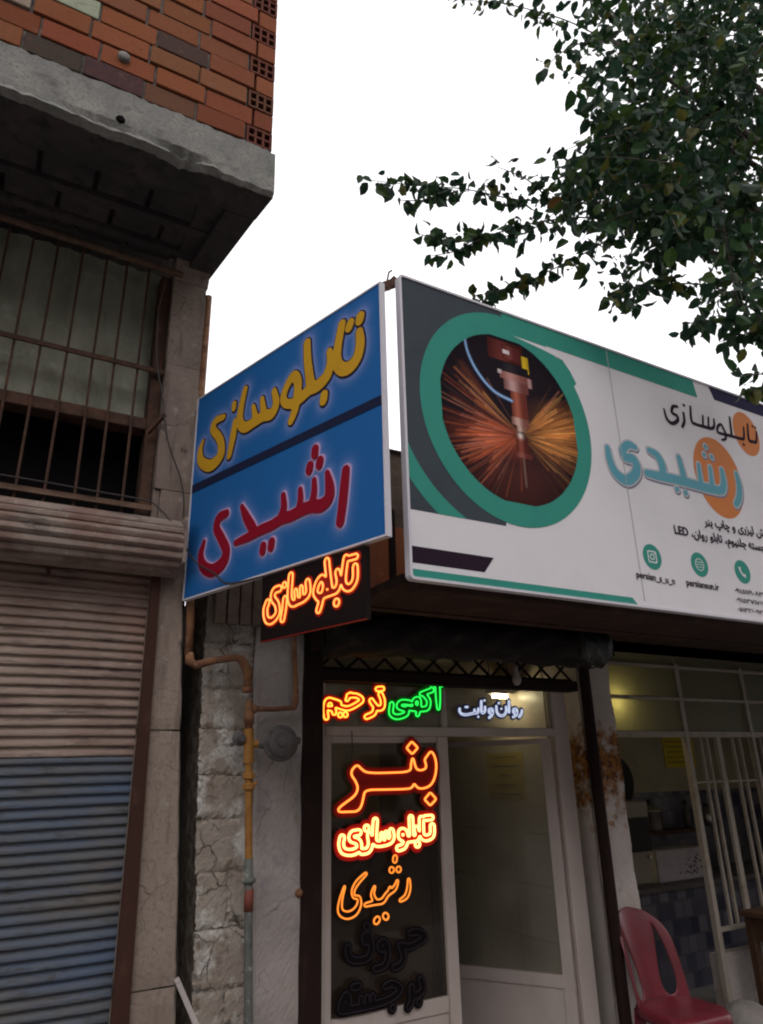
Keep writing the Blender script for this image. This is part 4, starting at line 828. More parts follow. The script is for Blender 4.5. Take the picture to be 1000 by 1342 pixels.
filled('letter_outline', Wt.contours(.0085), PW, .0044, .001, M['print_lgrey'], WS)
filled('lettering', Wt.contours(0), PW, .0062, .001, M['print_lteal'], WS, 'large teal Persian word with grey outline')
text_print('lettering', shape_rtl('برش لیزری و چاپ بنر'), PW, (922, 685), (1008, 702), .003, M['print_dark'], WS, bold=.022, label='first small line of dark Persian type')
text_print('lettering', 'LED '+shape_rtl('برجسته چلنیوم، تابلو روان،'), PW, (883.5, 696.5), (1008, 721.5), .003, M['print_dark'], WS, bold=.022, label='second small line of dark Persian type')
for cpx, nm in (((854.7, 729.8), 'camera_icon'), ((916.7, 740), 'globe_icon'), ((973, 749.5), 'phone_icon')):
    c = PW.uv(*cpx); r = .0585; ic = filled(nm, [ellipse(c, r, 48)], PW, .0025, .001, M['print_teal'], WS)
    if nm == 'camera_icon': loops = [c+rrect(-.028, .028, -.028, .028, .009), c+rrect(-.022, .022, -.022, .022, .006)[::-1], ellipse(c, .0145, 24), ellipse(c, .0095, 24)[::-1], ellipse(c+.0155, .0035, 10)]
    elif nm == 'globe_icon':
        loops = [ellipse(c, .030, 32), ellipse(c, .0265, 32)[::-1]]
        for k in (-.012, 0, .012): hw = math.sqrt(.0265**2-k*k)-.001; loops.append(c+np.array([(-hw, k-.0014), (hw, k-.0014), (hw, k+.0014), (-hw, k+.0014)]))
        loops += []
    else:
        hs = smooth_line([(-.017, .022), (-.016, .004), (-.002, -.014), (.018, -.020)], .2); w2 = np.array([.011, .0085, .006, .0055, .0055]); d = np.gradient(hs, axis=0); nn = np.c_[-d[:, 1], d[:, 0]]/np.hypot(*d.T)[:, None]
        wv = .0055+.006*np.abs(np.linspace(-1, 1, len(hs)))**3; loops = [np.r_[c+hs+nn*wv[:, None], (c+hs-nn*wv[:, None])[::-1]]]
    filled('symbol', loops, PW, .0036, .001, M['print_white'], WS)
text_print('lettering', 'persian_s_u_n', PW, (833.5, 754), (884, 763.5), .003, M['print_dark'], WS, bold=.015, label='small type under the camera icon')
text_print('lettering', 'persiansun.ir', PW, (899, 764.5), (942, 771.5), .003, M['print_dark'], WS, bold=.015, label='small type under the globe icon')
text_print('lettering', '۰۹۱۵۱۱۹۰۸۳۴', PW, (962, 773.5), (1003, 780), .003, M['print_dark'], WS, bold=.004, squash=.62, label='first phone number')
text_print('lettering', '۰۹۱۵۳۷۱۷۶۱۲', PW, (964, 785.5), (1005, 792), .003, M['print_dark'], WS, bold=.004, squash=.62, label='second phone number')
text_print('lettering', '۰۵۱۳۲۶۰۹۲۷۴', PW, (966, 798), (1007, 804), .003, M['print_dark'], WS, bold=.004, squash=.62, label='third phone number')
mb = MB(); mb.bar((1.22, 2.05, 3.455), (1.262, 2.04, 3.51), .012, .03); mb.bar((1.15, 2.02, 3.40), (1.26, 2.05, 3.495), .006, .04); mb.tube([(1.205, 2.03, 3.44), (1.222, 2.03, 3.52), (1.236, 2.03, 3.535)], .004, 5)
mb.build('bracket', M['rust'], WS)
for x in (1.75, 2.4, 3.4): MB().bar((x, 2.03, 3.3), (x, 2.62, 2.95), .025, .025).build('bracket', M['rust'], WS); MB().bar((x, 2.03, 2.45), (x, 2.60, 2.45), .025, .025).build('bracket', M['rust'], WS)

# ================================================================== led signs
PN = Plane(PB.xyz(0, 0, -.006), PB.U, (0, 0, 1))
NS = thing('led_sign', 'black hanging board with orange LED outline lettering under the blue sign', 'sign', (1.05, 2.3, 2.2))
u0, u1 = PN.uv(342.5, 800)[0], PN.uv(479, 760)[0]; v0 = .5*(PN.uv(342, 838)[1]+PN.uv(478, 814)[1]); v1 = ZB-.006
pbox(MB(), PN, u0, u1, v0, v1, -.024, 0).build('board', M['board_black'], NS)
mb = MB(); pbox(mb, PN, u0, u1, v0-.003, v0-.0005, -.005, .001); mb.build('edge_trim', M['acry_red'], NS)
Wn = Word(PN, 330, 700, 5, .0125, [
    ([(686, 216), (684, 300), (650, 352), (613, 338), (610, 270), (625, 158)], 1), ([(648, 160), (692, 148)], .8),
    ([(570, 250), (580, 310), (566, 362), (540, 378), (500, 392), (442, 418)], 1), ([(500, 178), (508, 260), (522, 372)], 1), ([(563, 450)], 1.2),
    ([(448, 412), (424, 390), (438, 325), (470, 288), (490, 335), (478, 395)], .95), ([(466, 410), (456, 460), (444, 500)], .95),
    ([(374, 315), (378, 385), (350, 422), (310, 442), (272, 456), (256, 410), (264, 272)], 1), ([(332, 350), (336, 425)], .7), ([(296, 372), (302, 440)], .7),
    ([(226, 425), (220, 490), (208, 560)], .95), ([(222, 335)], 1), ([(190, 358), (155, 373), (145, 420), (172, 460), (178, 520), (140, 568), (106, 562), (96, 500), (112, 448)], 1)], res=.0024)
tubes('led_tube', Wn.contours(.0), PN, .006, .0037, M['led_orange'], NS)
filled('acrylic_backing', Wn.contours(.012), PN, .0025, .0022, M['acry_red'], NS)
MB().tube([PN.xyz(u0+.1, v1-.05, -.030), PN.xyz(u0+.1, ZB+.08, -.034)], .005, 6).build('hanger', M['rust'], NS); MB().tube([PN.xyz(u1-.1, v1-.05, -.030), PN.xyz(u1-.1, ZB+.08, -.034)], .005, 6).build('hanger', M['rust'], NS)

PD = Plane((0, DY+.002, 0), (1, 0, 0), (0, 0, 1))      # inner side of the door glass carries the led words
GP = Plane((0, DY-.012, 0), (1, 0, 0), (0, 0, 1))
def led(label, loops_word, off_r, m_tube, m_back, tube_r, back=.012, lev=0.0, group=None, w=.004):
    lp = loops_word.contours(lev); a = np.vstack(lp); c = GP.xyz(a[:, 0].mean(), a[:, 1].min())
    t = thing('led_lettering', label, 'led sign', tuple(c), group)
    tubes('led_tube', lp, GP, w, tube_r, m_tube, t, step=.005)
    filled('acrylic_backing', loops_word.contours(back), GP, w-.005, .003, m_back, t)
    return t
# the big word, its outline traced directly
class Outline(Word):
    def __init__(s, pl, ox, oy, sc, loops):
        s.pl = pl; s.lp = []
        for l in loops:
            q = np.array([pl.uv(ox+x/sc, oy+y/sc) for x, y in l])
            if len(q) == 4: q = np.concatenate([[a+(b-a)*t for t in (0, .2, .4, .6, .8)] for a, b in zip(q, np.roll(q, -1, 0))])
            s.lp.append(chaikin(q, 2)); segs = []
        for l in s.lp:
            for a, b in zip(l, np.roll(l, -1, 0)): segs.append((*a, *b, 0, 0))
        s.segs = np.array(segs); a = np.vstack(s.lp); s.h = .004; s.gx = np.arange(a[:, 0].min()-.05, a[:, 0].max()+.05, s.h); s.gy = np.arange(a[:, 1].min()-.05, a[:, 1].max()+.05, s.h)
        X, Y = np.meshgrid(s.gx, s.gy); D = s.dist(X, Y); ins = np.zeros(X.shape, bool)
        for l in s.lp:
            q = np.roll(l, -1, 0)
            for (x0, y0), (x1, y1) in zip(l, q):
                c = (y0 > Y) != (y1 > Y)
                with np.errstate(divide='ignore', invalid='ignore'): xi = (x1-x0)*(Y-y0)/(y1-y0)+x0
                ins ^= c & (X < xi)
        s.D = np.where(ins, -D, D)
    def contours(s, lev=0.0): return s.lp if lev == 0 else Word.contours(s, lev)
Wb = Outline(GP, 415, 880, 3.448, [[(180, 418), (200, 440), (225, 459), (330, 458), (424, 453), (424, 420), (432, 384), (440, 410), (448, 442), (470, 448), (494, 438), (492, 415), (484, 400), (500, 378), (515, 357), (532, 382), (540, 420), (536, 468), (522, 505), (500, 524), (465, 531), (448, 520), (440, 504), (430, 524), (415, 531), (300, 534), (216, 535), (210, 570), (200, 612), (182, 633), (140, 634), (98, 636), (94, 620), (130, 592), (172, 562), (186, 530), (178, 500), (148, 458)],
    [(428, 316), (456, 345), (430, 374), (404, 346)], [(512, 546), (539, 576), (512, 606), (485, 578)]])
t = led('big orange outlined LED word with red backing on the left pane', Wb, 0, M['led_orange'], M['acry_red'], .0052, back=.026)
MB().tube([at(461, 958, DY-.014), at(462, 985, DY-.018), at(460, 1006, DY-.014)], .0028, 5).build('power_wire', M['cable'], t)
led('small green LED word above the left door pane', Word(GP, 415, 880, 5.405, .0155, [
    ([(855, 122), (858, 200), (860, 262)], [1, .9, .55]), ([(812, 108), (850, 100), (888, 102)], .35), ([(815, 132), (738, 160)], [.8, .7]), ([(760, 165), (790, 205), (786, 252), (760, 266), (700, 266), (640, 258)], .8),
    ([(718, 262), (690, 240), (690, 205), (720, 195), (726, 240), (712, 305)], .7), ([(660, 222), (600, 218), (578, 250), (632, 272), (630, 302), (570, 322), (526, 300), (530, 232)], .8)], res=.0028), 0, M['led_green'], M['acry_green'], .0042, back=.018)
led('small yellow and red LED word at the left end of the transom', Word(GP, 415, 880, 5.405, .0145, [
    ([(450, 162), (466, 205), (462, 252), (430, 260), (402, 232), (386, 208)], .9), ([(412, 262), (400, 298), (350, 322)], .8), ([(428, 125), (464, 122)], .8),
    ([(222, 172), (280, 172), (318, 202), (270, 240), (215, 262), (155, 248), (118, 232)], .75), ([(238, 160), (212, 200)], .6), ([(158, 225), (120, 212), (84, 204), (66, 225), (60, 270), (66, 325)], .85), ([(90, 262), (118, 268), (122, 292)], .8), ([(165, 308)], .9), ([(202, 306)], .9)], res=.0026), 0, M['led_yellow'], M['acry_bright'], .0046, back=.018)
led('small white LED words on the transom above the door leaf', Word(GP, 590, 880, 9.09, .0050, [
    ([(850, 462), (845, 500), (816, 542)], 1), ([(790, 490), (752, 494), (748, 455), (780, 445), (794, 478), (780, 520), (742, 545)], .9), ([(695, 352), (697, 488)], 1),
    ([(660, 420), (662, 480), (630, 524), (580, 522), (550, 480), (546, 412)], .95), ([(605, 445)], 1.1), ([(575, 378)], 1.2), ([(500, 490), (462, 494), (458, 455), (490, 445), (504, 478), (490, 525), (456, 553)], .9),
    ([(410, 420), (410, 470), (382, 496), (366, 465), (366, 352)], .95), ([(404, 346)], 1.1), ([(330, 442), (325, 490), (285, 496), (240, 505), (182, 516), (130, 505), (106, 470), (110, 442)], .9), ([(285, 452), (285, 495)], .8), ([(175, 425), (206, 423)], .7), ([(330, 540)], 1.1)], res=.0018), 0, M['led_white'], M['acry_navy'], .0036, back=.013)
led('bright white hot LED words with a red glow in the middle of the left pane', Word(GP, 425, 1050, 5.263, .0145, [
    ([(742, 172), (740, 232), (702, 254), (674, 240), (668, 190), (667, 122)], .9), ([(692, 116), (736, 112)], .8),
    ([(632, 190), (640, 246), (600, 260), (556, 264)], .9), ([(595, 114), (600, 255)], .8), ([(560, 264), (524, 246), (526, 208), (552, 212), (562, 258), (548, 308), (510, 324)], .85), ([(640, 296)], 1),
    ([(460, 206), (464, 256), (430, 284), (352, 290), (344, 230), (350, 134)], .85), ([(425, 218), (428, 275)], .6), ([(395, 228), (395, 280)], .6), ([(310, 232), (316, 298), (298, 338), (256, 348)], .85), ([(290, 186)], 1),
    ([(236, 216), (192, 226), (186, 260), (232, 280), (236, 326), (190, 352), (132, 344), (114, 300), (121, 252)], .9)], res=.0026), 0, M['led_hot'], M['acry_bright'], .0068, back=.026)
led('thin amber LED word in flowing script on the left pane', Word(GP, 425, 1050, 5.263, .0125, [
    ([(580, 540), (580, 600), (562, 656), (522, 684)], [.5, .8, .8, .5]), ([(502, 548), (482, 600), (432, 640), (400, 686), (350, 698), (282, 715)], [.4, .8, .8, .9, .8, .6]), ([(452, 592), (440, 632)], [.35, .6]), ([(345, 588), (330, 645), (352, 690)], [.35, .7, .8]),
    ([(486, 388), (484, 408)], .9), ([(462, 474)], 1.1), ([(510, 470)], 1.1), ([(364, 816), (356, 826)], 1.1), ([(418, 790), (424, 796)], 1.1),
    ([(284, 500), (226, 560), (196, 618), (204, 660), (234, 664), (238, 712), (206, 766), (152, 786), (108, 758), (112, 680), (138, 588)], [.5, .75, .6, .5, .6, .9, 1.2, 1.2, 1, .6, .3])], res=.0024), 0, M['led_amber'], M['acry_off'], .0044, back=.006)
led('upper unlit dark LED word near the bottom of the left pane', Word(GP, 425, 1190, 5.263, .0145, [
    ([(592, 172), (648, 166), (690, 202), (640, 240), (580, 268), (520, 258)], .9), ([(520, 260), (545, 330), (526, 388), (482, 410)], .9), ([(430, 270), (392, 285), (378, 250), (410, 232), (432, 270), (434, 340), (410, 398), (350, 420)], .85),
    ([(312, 226), (278, 232), (272, 200), (296, 186), (316, 225), (322, 290), (290, 348), (205, 362), (166, 330), (160, 272)], .9), ([(290, 126)], 1.1)], res=.0028), 0, M['tube_off'], M['acry_off'], .0034, back=.012)
led('lower unlit dark LED word resting above the pane bottom', Word(GP, 425, 1190, 5.263, .0145, [
    ([(662, 492), (680, 556), (645, 596), (606, 600), (600, 545)], .9), ([(600, 590), (600, 640), (580, 684)], .85), ([(652, 650)], 1),
    ([(420, 540), (470, 522), (520, 560), (470, 616), (400, 648), (300, 676), (200, 694), (112, 706), (124, 640), (150, 602), (165, 655), (112, 700)], .9), ([(332, 604), (335, 660)], .7), ([(292, 612), (295, 670)], .7), ([(250, 622), (252, 680)], .7), ([(200, 546), (236, 540)], .9), ([(470, 690)], 1)], res=.0028), 0, M['tube_off'], M['acry_off'], .0034, back=.012)
# yellow notice on the tiled side wall
PL_ = Plane((3.2605, 0, 0), (0, -1, 0), (0, 0, 1))
nq = [PL_.uv(637, 988), PL_.uv(690, 1047)]; nu0, nu1, nv1, nv0 = nq[0][0], nq[1][0], nq[0][1], nq[1][1]
NT = thing('notice', 'yellow paper notice on the tiled side wall behind the open door glass', 'notice', tuple(PL_.xyz((nu0+nu1)/2, nv0)))
pbox(MB(), PL_, nu0, nu1, nv0, nv1, -.0006, .0006).build('sheet', M['paper_yellow'], NT)
mb = MB()
for k, (a, b) in enumerate(((.18, .82), (.1, .9), (.4, .6), (.25, .75), (.12, .88))):
    zz = nv1-(nv1-nv0)*(.0+.2*k+.10); x = nu0+(nu1-nu0)*a
    while x < nu0+(nu1-nu0)*b:
        l = random.uniform(.012, .03); pts = [PL_.xyz(x+l*t, zz+.006*math.sin(t*9+k), .0012) for t in np.linspace(0, 1, 7)]; mb.tube(pts, .0022, 4); x += l+.006
mb.build('handwriting', M['ink'], NT)
# bulb hanging at the door head
hb = thing('hanging_bulb', 'small unlit bulb hanging from the door head beside the lattice', 'bulb', tuple(at(676, 884, 3.26)))
q = at(676, 878, 3.26); MB().tube([q+np.array([0, 0, .09]), q], .004, 6).build('cord', M['cable'], hb)
MB().lathe([(.012, .03), (.013, 0), (.016, -.02), (.027, -.05), (.027, -.065), (.015, -.085), (.0, -.09)], q, (0, 0, 1), 16).build('bulb', M['plaster'], hb, smooth=True)

# ================================================================== shutter roll over the doorway
RB = thing('shutter_roll', 'grimy black shutter roll with a polythene wrapped end above the doorway', 'shutter', (2.35, 3.07, 2.2))
vs = []; fs = []; xs = np.linspace(1.43, 3.16, 60); ns_ = 40
mb = MB()
for i, x in enumerate(xs):
    for k in range(ns_):
        a = 2*math.pi*k/ns_; r = .100+.004*math.sin(3*a+x*9)+.004*math.sin(5*a-x*23)+random.uniform(-.0025, .0025); vs.append((x, 3.07-r*math.cos(a), 2.225+.025*min(1, (x-1.43)/.8)+r*math.sin(a)*1.0-(.012 if 3.6 < a < 5.8 else 0)*abs(math.sin(x*12))))
for i in range(len(xs)-1):
    for k in range(ns_): fs.append((i*ns_+k, i*ns_+(k+1) % ns_, (i+1)*ns_+(k+1) % ns_, (i+1)*ns_+k))
fs += [tuple(range(ns_-1, -1, -1)), tuple((len(xs)-1)*ns_+k for k in range(ns_))]
mb._add(vs, fs).build('roll', M['grimy_black'], RB, smooth=True)
mb = MB(); vs = []; fs = []; xs = np.linspace(3.0, 3.285, 18)
for i, x in enumerate(xs):
    e = (i/(len(xs)-1)); rad = .121*(math.sqrt(max(0.02, 1-max(0, (e-.72)/.29)**2)))
    for k in range(ns_):
        a = 2*math.pi*k/ns_; r = rad+.006*math.sin(7*a+x*60)*(1 if i < 17 else .2)+random.uniform(-.003, .003); vs.append((x, 3.07-r*math.cos(a), 2.262+r*math.sin(a)))
for i in range(len(xs)-1):
    for k in range(ns_): fs.append((i*ns_+k, i*ns_+(k+1) % ns_, (i+1)*ns_+(k+1) % ns_, (i+1)*ns_+k))
fs += [tuple(range(ns_-1, -1, -1)), tuple((len(xs)-1)*ns_+k for k in range(ns_))]
mb._add(vs, fs).build('polythene_wrap', M['polythene'], RB, smooth=True)
MB().bar((1.42, 3.07, 2.22), (1.42, 3.30, 2.22), .012, .12).bar((3.20, 3.0, 2.238), (3.20, 3.30, 2.238), .012, .05).build('end_bracket', M['black_steel'], RB)

# ================================================================== gas pipe and regulator
GP_ = thing('gas_pipe', 'rusty yellow gas pipe with a round grey regulator on the whitewashed wall', 'pipe', (1.11, 3.2, 0))
PY = 3.205
def P_(x, y, Y=PY): return at(x, y, Y)
e0 = P_(247, 872, 3.24)
mb = MB(); mb.tube([np.array([.796, 3.262, 4.08]), np.array([.795, 3.262, 3.4]), np.array([.797, 3.255, 2.7]), np.array([e0[0]-.006, 3.24, e0[2]+.20]), e0+np.array([-.004, 0, .05])], .0185, 12); mb.build('pipe', M['gas_rust'], GP_, smooth=True, label='rusty run down the edge of the pillar')
e1 = P_(314, 862); e2 = P_(325, 880); e3 = P_(324.5, 906)
mb = MB(); mb.tube([e0+np.array([0, 0, .055]), e0+np.array([.003, -.004, .018]), e0+np.array([.03, -.01, 0]), (e0+e1)/2+np.array([0, 0, .004]), e1+np.array([-.02, 0, 0]), e1+np.array([.008, -.002, -.006]), e2, e2+np.array([0, 0, -.03]), e3], [.0195, .022, .0195, .0165, .0165, .021, .024, .019, .018], 12)
mb.lathe([(.020, 0), (.026, .002), (.026, .024), (.02, .026)], e3+np.array([0, 0, -.006]), (0, 0, 1), 12); mb.build('elbow_pipe', M['gas_rust'], GP_, smooth=True)
b0 = P_(326.3, 918); b1 = P_(326, 958); b2 = P_(326, 1125); b3 = P_(325.5, 1150)
mb = MB(); mb.tube([b0, b1], .0175, 12); mb.lathe([(.0235, 0), (.0235, .05)], b1+np.array([0, 0, .03]), (0, 0, 1), 12); mb.build('pipe', M['gas_rust'], GP_, smooth=True, label='rusty upper length of the riser')
t0 = P_(326, 975)
mb = MB(); mb.tube([P_(326, 955), P_(326, 1000)], .0235, 12); mb.tube([P_(326, 1000), b2], .0165, 12)
for yy in (1022, 1036): mb.lathe([(.018, 0), (.029, .006), (.029, .026), (.018, .032)], P_(326, yy), (0, 0, 1), 8)
mb.bar(P_(330, 1030, PY-.01), P_(337, 1024, PY-.02), .012, .012); mb.tube([t0, t0+np.array([.062, -.006, 0])], .017, 10); mb.build('pipe', M['gas_yellow'], GP_, smooth=False, label='yellow painted length with tee and valve')
mb = MB(); rx = t0[0]; mb.tube([b2, P_(325.8, 1180), P_(325.5, 1270), P_(325.5, 1400), np.array([rx+.075, PY, 0])], .0185, 12); mb.lathe([(.02, 0), (.03, .004), (.03, .02), (.02, .024)], P_(326, 1158), (0, 0, 1), 8); mb.build('pipe', M['gas_grey'], GP_, smooth=True, label='bare grey lower length')
MB().lathe([(.0205, 0), (.0205, .082)], P_(325.5, 1194), (0, 0, 1), 12).build('primer_band', M['gas_red'], GP_, smooth=True)
mb = MB(); s0 = P_(305, 966, 3.25); mb.lathe([(.0, 0), (.030, .0), (.034, .008), (.034, .02), (.020, .032), (.016, .055)], P_(313, 968, 3.235), (0, -1, .0), 14); mb.bar(P_(302, 977, 3.22), P_(322, 968, 3.22), .014, .016); mb.tube([P_(316, 968, 3.225), t0], .012, 8); mb.build('shut_off_valve', M['cast_grey'], GP_)
mc_ = P_(368, 974, 3.15); mb = MB()
mb.lathe([(.0, .040), (.018, .040), (.022, .034), (.040, .033), (.056, .026), (.066, .012), (.078, .006), (.080, .002), (.080, -.006), (.078, -.010), (.060, -.018), (.045, -.034), (.020, -.045), (.0, -.046)], mc_, (-.18, -1, .05), 32)
for k in range(8): a = 2*math.pi*k/8; mb.lathe([(.006, .010), (.006, .004)], mc_+np.array([.072*math.cos(a), 0, .072*math.sin(a)]), (-.18, -1, .05), 6)
mb.tube([mc_+np.array([-.03, .02, -.004]), t0+np.array([.05, -.004, 0])], .022, 10); mb.lathe([(.012, 0), (.018, .004), (.018, .03), (.010, .034)], mc_+np.array([.066, .01, .010]), (1, .1, .05), 10); mb.tube([mc_+np.array([.0, -.03, -.01]), mc_+np.array([.05, -.036, -.002])], .006, 6); mb.build('regulator', M['cast_grey'], GP_)
w0 = P_(330, 929); w1 = P_(385, 928, 3.22); w2 = P_(388, 915, 3.22); w3 = P_(385.5, 840, 3.22)
MB().tube([w0, (w0+w1)/2+np.array([0, .004, -.003]), w1+np.array([-.02, 0, 0]), w1, w2, (w2+w3)/2, w3, w3+np.array([0, 0, .12])], [.0125, .0115, .012, .0155, .0155, .0125, .0125, .0125], 10).lathe([(.016, 0), (.02, .003), (.02, .02), (.016, .024)], w0+np.array([.0, 0, 0]), (1, 0, 0), 10).build('branch_pipe', M['gas_rust'], GP_, smooth=True)

# rusty hinge stub on the door post, plank, cables
hs_ = thing('rusty_stub', 'small rusty stub sticking out of the plaster beside the dark door post', 'hinge', tuple(at(390, 1170, 3.25)))
MB().lathe([(.0, 0), (.018, .002), (.019, .010), (.012, .022), (.0, .025)], at(391, 1170, 3.277), (0, -1, 0), 10).build('bolt_head', M['gas_rust'], hs_)
pk = thing('white_plank', 'thin white plank leaning in the gap beside the pillar', 'plank', (.86, 3.1, 0))
a, b = at(231, 1282, 3.2), at(260, 1350, 3.12); MB().bar(a, a+(b-a)*2.2, .020, .008, up=(0, 1, 0)).build('board', M['plaster'], pk)
c1 = MB(); pts = [at(188, 655, 3.2), at(205, 663, 3.18), at(225, 685, 3.15), at(241, 713, 3.1), PB.xyz(PB.uv(262, 738)[0], PB.uv(262, 738)[1], .022), PB.xyz(PB.uv(285, 752)[0], PB.uv(285, 752)[1], .02), PB.xyz(PB.uv(297, 764)[0], PB.uv(297, 764)[1], .012), PB.xyz(PB.uv(312, 764)[0], PB.uv(312, 764)[1], .008), PB.xyz(PB.uv(345, 756)[0], ZB-.004, .002)]
pre = [at(0, 622, 3.24), at(60, 632, 3.24), at(120, 643, 3.24)]
tag(c1.tube(smooth_line([tuple(p) for p in pre+pts], .2), .0042, 6).build('cable', M['cable'], None, smooth=True), 'dark cable from the barred window crossing the corner of the blue sign', 'cable')
pts = [at(207, 410, 3.22), at(205, 470, 3.2), at(214, 525, 3.2), at(216, 552, 3.195), at(222, 585, 3.2), at(236, 625, 3.22), at(241, 655, 3.22), at(240, 690, 3.22), at(243, 715, 3.2)]
tag(MB().tube(smooth_line([tuple(p) for p in pts], .2), .0038, 6).build('cable', M['cable'], None, smooth=True), 'dark cable hanging down the front of the pillar', 'cable')
pts = [at(160, 628, 3.245), at(200, 640, 3.2), at(226, 690, 3.15), at(238, 712, 3.1)]
# ================================================================== red plastic chair
CH = thing('plastic_chair', 'dark red plastic chair with a pierced back on the pavement by the pillar', 'chair', (3.36, 3.02, .0))
CH.location = (0, 0, 0)
cx, cy, cz = 3.385, 2.965, .0; ca = math.radians(-93); fwd = np.array([math.cos(ca), math.sin(ca), 0]); lft = np.array([-fwd[1], fwd[0], 0])
def C(f, l, z): return np.array([cx, cy, cz])+fwd*f+lft*l+np.array([0, 0, z])
SZ = .435
mb = MB(); vs = []; fs = []; ns_ = 40
for (k, dz) in ((.0, -.016), (.45, -.012), (.8, -.004), (.93, .0), (1.0, -.008), (1.02, -.03), (1.025, -.055), (.99, -.056), (.97, -.03), (.80, -.018), (.0, -.026)):
    for i in range(ns_):
        a = 2*math.pi*i/ns_; e = 5.0; sx = math.copysign(abs(math.cos(a))**(2/e), math.cos(a)); sy = math.copysign(abs(math.sin(a))**(2/e), math.sin(a))
        wl_k = 1-.06*(sx < 0)*abs(sx)
        vs.append(C(sx*.180*k, sy*.190*k*wl_k, SZ+dz-(.012 if sx > .7 and k > .9 else 0)))
for j in range(10):
    for i in range(ns_): fs.append((j*ns_+i, j*ns_+(i+1) % ns_, (j+1)*ns_+(i+1) % ns_, (j+1)*ns_+i))
mb._add(vs, fs).build('seat', M['chair_red'], CH, smooth=True)
for sf, sl in ((1, 1), (1, -1), (-1, 1), (-1, -1)):
    mb = MB(); f0, l0 = sf*.138, sl*.145; f1, l1 = sf*.172, sl*.180
    for (w_, d_, o_) in ((.026, .012, 0),):
        t = [C(f0+a*.022*sf, l0+b*.022*sl, SZ-.02) for a, b in ((-1, -1), (1, -1), (1, 1), (-1, 1))]; q = [C(f1+a*.014*sf, l1+b*.014*sl, .002) for a, b in ((-1, -1), (1, -1), (1, 1), (-1, 1))]
        mb.hexa(q, t)
    mb.build('leg', M['chair_red'], CH)
mb = MB(); vs = []; fs = []; rows = 26
def backpt(s, t):   # s: metres across, t: 0..1 up
    return C(-.182-.075*t-.05*(t**2)+2.3*s*s, s, SZ-.02+.43*t)
def halfw(t): return .188*(1-.04*t) if t < .55 else max(.0, .188*(1-.04*t)*math.sqrt(max(0, 1-((t-.55)/.45)**2.6)))
def hole(t):          # inner and outer |s| of the side holes
    if t < .06 or t > .80: return None
    k = math.sin(math.pi*min(1, (t-.06)/.74)**.62)**.6; o = halfw(t)-.040; m = .058+.060*t; mid = (o+m)/2; hw = (o-m)/2*k
    return (mid-hw, mid+hw)
grid = []
for j in range(rows+1):
    t = j/rows; h = hole(t); w_ = max(halfw(t), .004)
    if h is None: o = w_-.040*min(1, w_/.1); m = min(.058+.060*t, o*.9); h = ((o+m)/2, (o+m)/2)
    i_, o_ = h
    S_ = list(np.linspace(-w_, -o_, 4))+list(np.linspace(-i_, i_, 9))+list(np.linspace(o_, w_, 4)); grid.append(S_)
    for s in S_: vs.append(backpt(s, t))
nc = 17
for j in range(rows):
    for i in range(nc-1):
        if i in (3, 12):
            a = abs(grid[j][i+1]-grid[j][i]); b = abs(grid[j+1][i+1]-grid[j+1][i])
            if a > 1e-6 or b > 1e-6: continue
            continue
        fs.append((j*nc+i, j*nc+i+1, (j+1)*nc+i+1, (j+1)*nc+i))
o = mb._add(vs, fs).build('backrest', M['chair_red'], CH, smooth=True)
bm = bmesh.new(); bm.from_mesh(o.data); bmesh.ops.remove_doubles(bm, verts=bm.verts, dist=.0006); bm.to_mesh(o.data); bm.free()
md = o.modifiers.new('thick', 'SOLIDIFY'); md.thickness = .012; md.offset = 0
md = o.modifiers.new('round', 'SUBSURF'); md.levels = 1; md.render_levels = 1

# ================================================================== kitchen things
def KB(name, label, cat, loc): return thing(name, label, cat, loc)
bx0 = at(866, 1157, 4.34); bx1 = at(926, 1112, 4.34)
t = KB('carton', 'white carton with dark red print standing on the kitchen counter', 'box', (bx0[0], 4.34, .716))
MB().box(bx0[0], bx1[0]-.0, 4.34, 4.56, .716, bx1[2]+.02, bev=.006).build('box', M['white_box'], t)
pr = MB(); 
for k in range(46): 
    u = random.gauss(.70, .13); v = random.gauss(.42, .20); 
    if .3 < u < .97 and .08 < v < .85: q = np.array([bx0[0]+(bx1[0]-bx0[0])*u, 4.3385, .716+(bx1[2]+.02-.716)*v]); pr.lathe([(random.uniform(.005, .012), 0), (.0, .001)], q, (0, -1, 0), 7)
pr.build('floral_print', mat('dull red print', (.10, .038, .042), .8), t)
pk_ = at(872, 1092, 4.5)
t = KB('cooking_pot', 'shiny steel pot in front of the blue tiles behind the carton', 'pot', (pk_[0], 4.64, .716))
MB().lathe([(.0, 0), (.08, .0), (.095, .02), (.10, .16), (.108, .165), (.10, .17), (.06, .20), (.0, .215)], (pk_[0], 4.63, 1.06), (0, 0, 1), 24).build('body', M['steel'], t, smooth=True)
MB().lathe([(.012, 0), (.02, .02), (.014, .035), (.0, .038)], (pk_[0], 4.63, 1.274), (0, 0, 1), 12).build('lid_knob', M['stove_black'], t, smooth=True)
MB().box(pk_[0]-.16, pk_[0]+.5, 4.57, 4.74, 1.03, 1.058).build('shelf', M['wood_dark'], t)
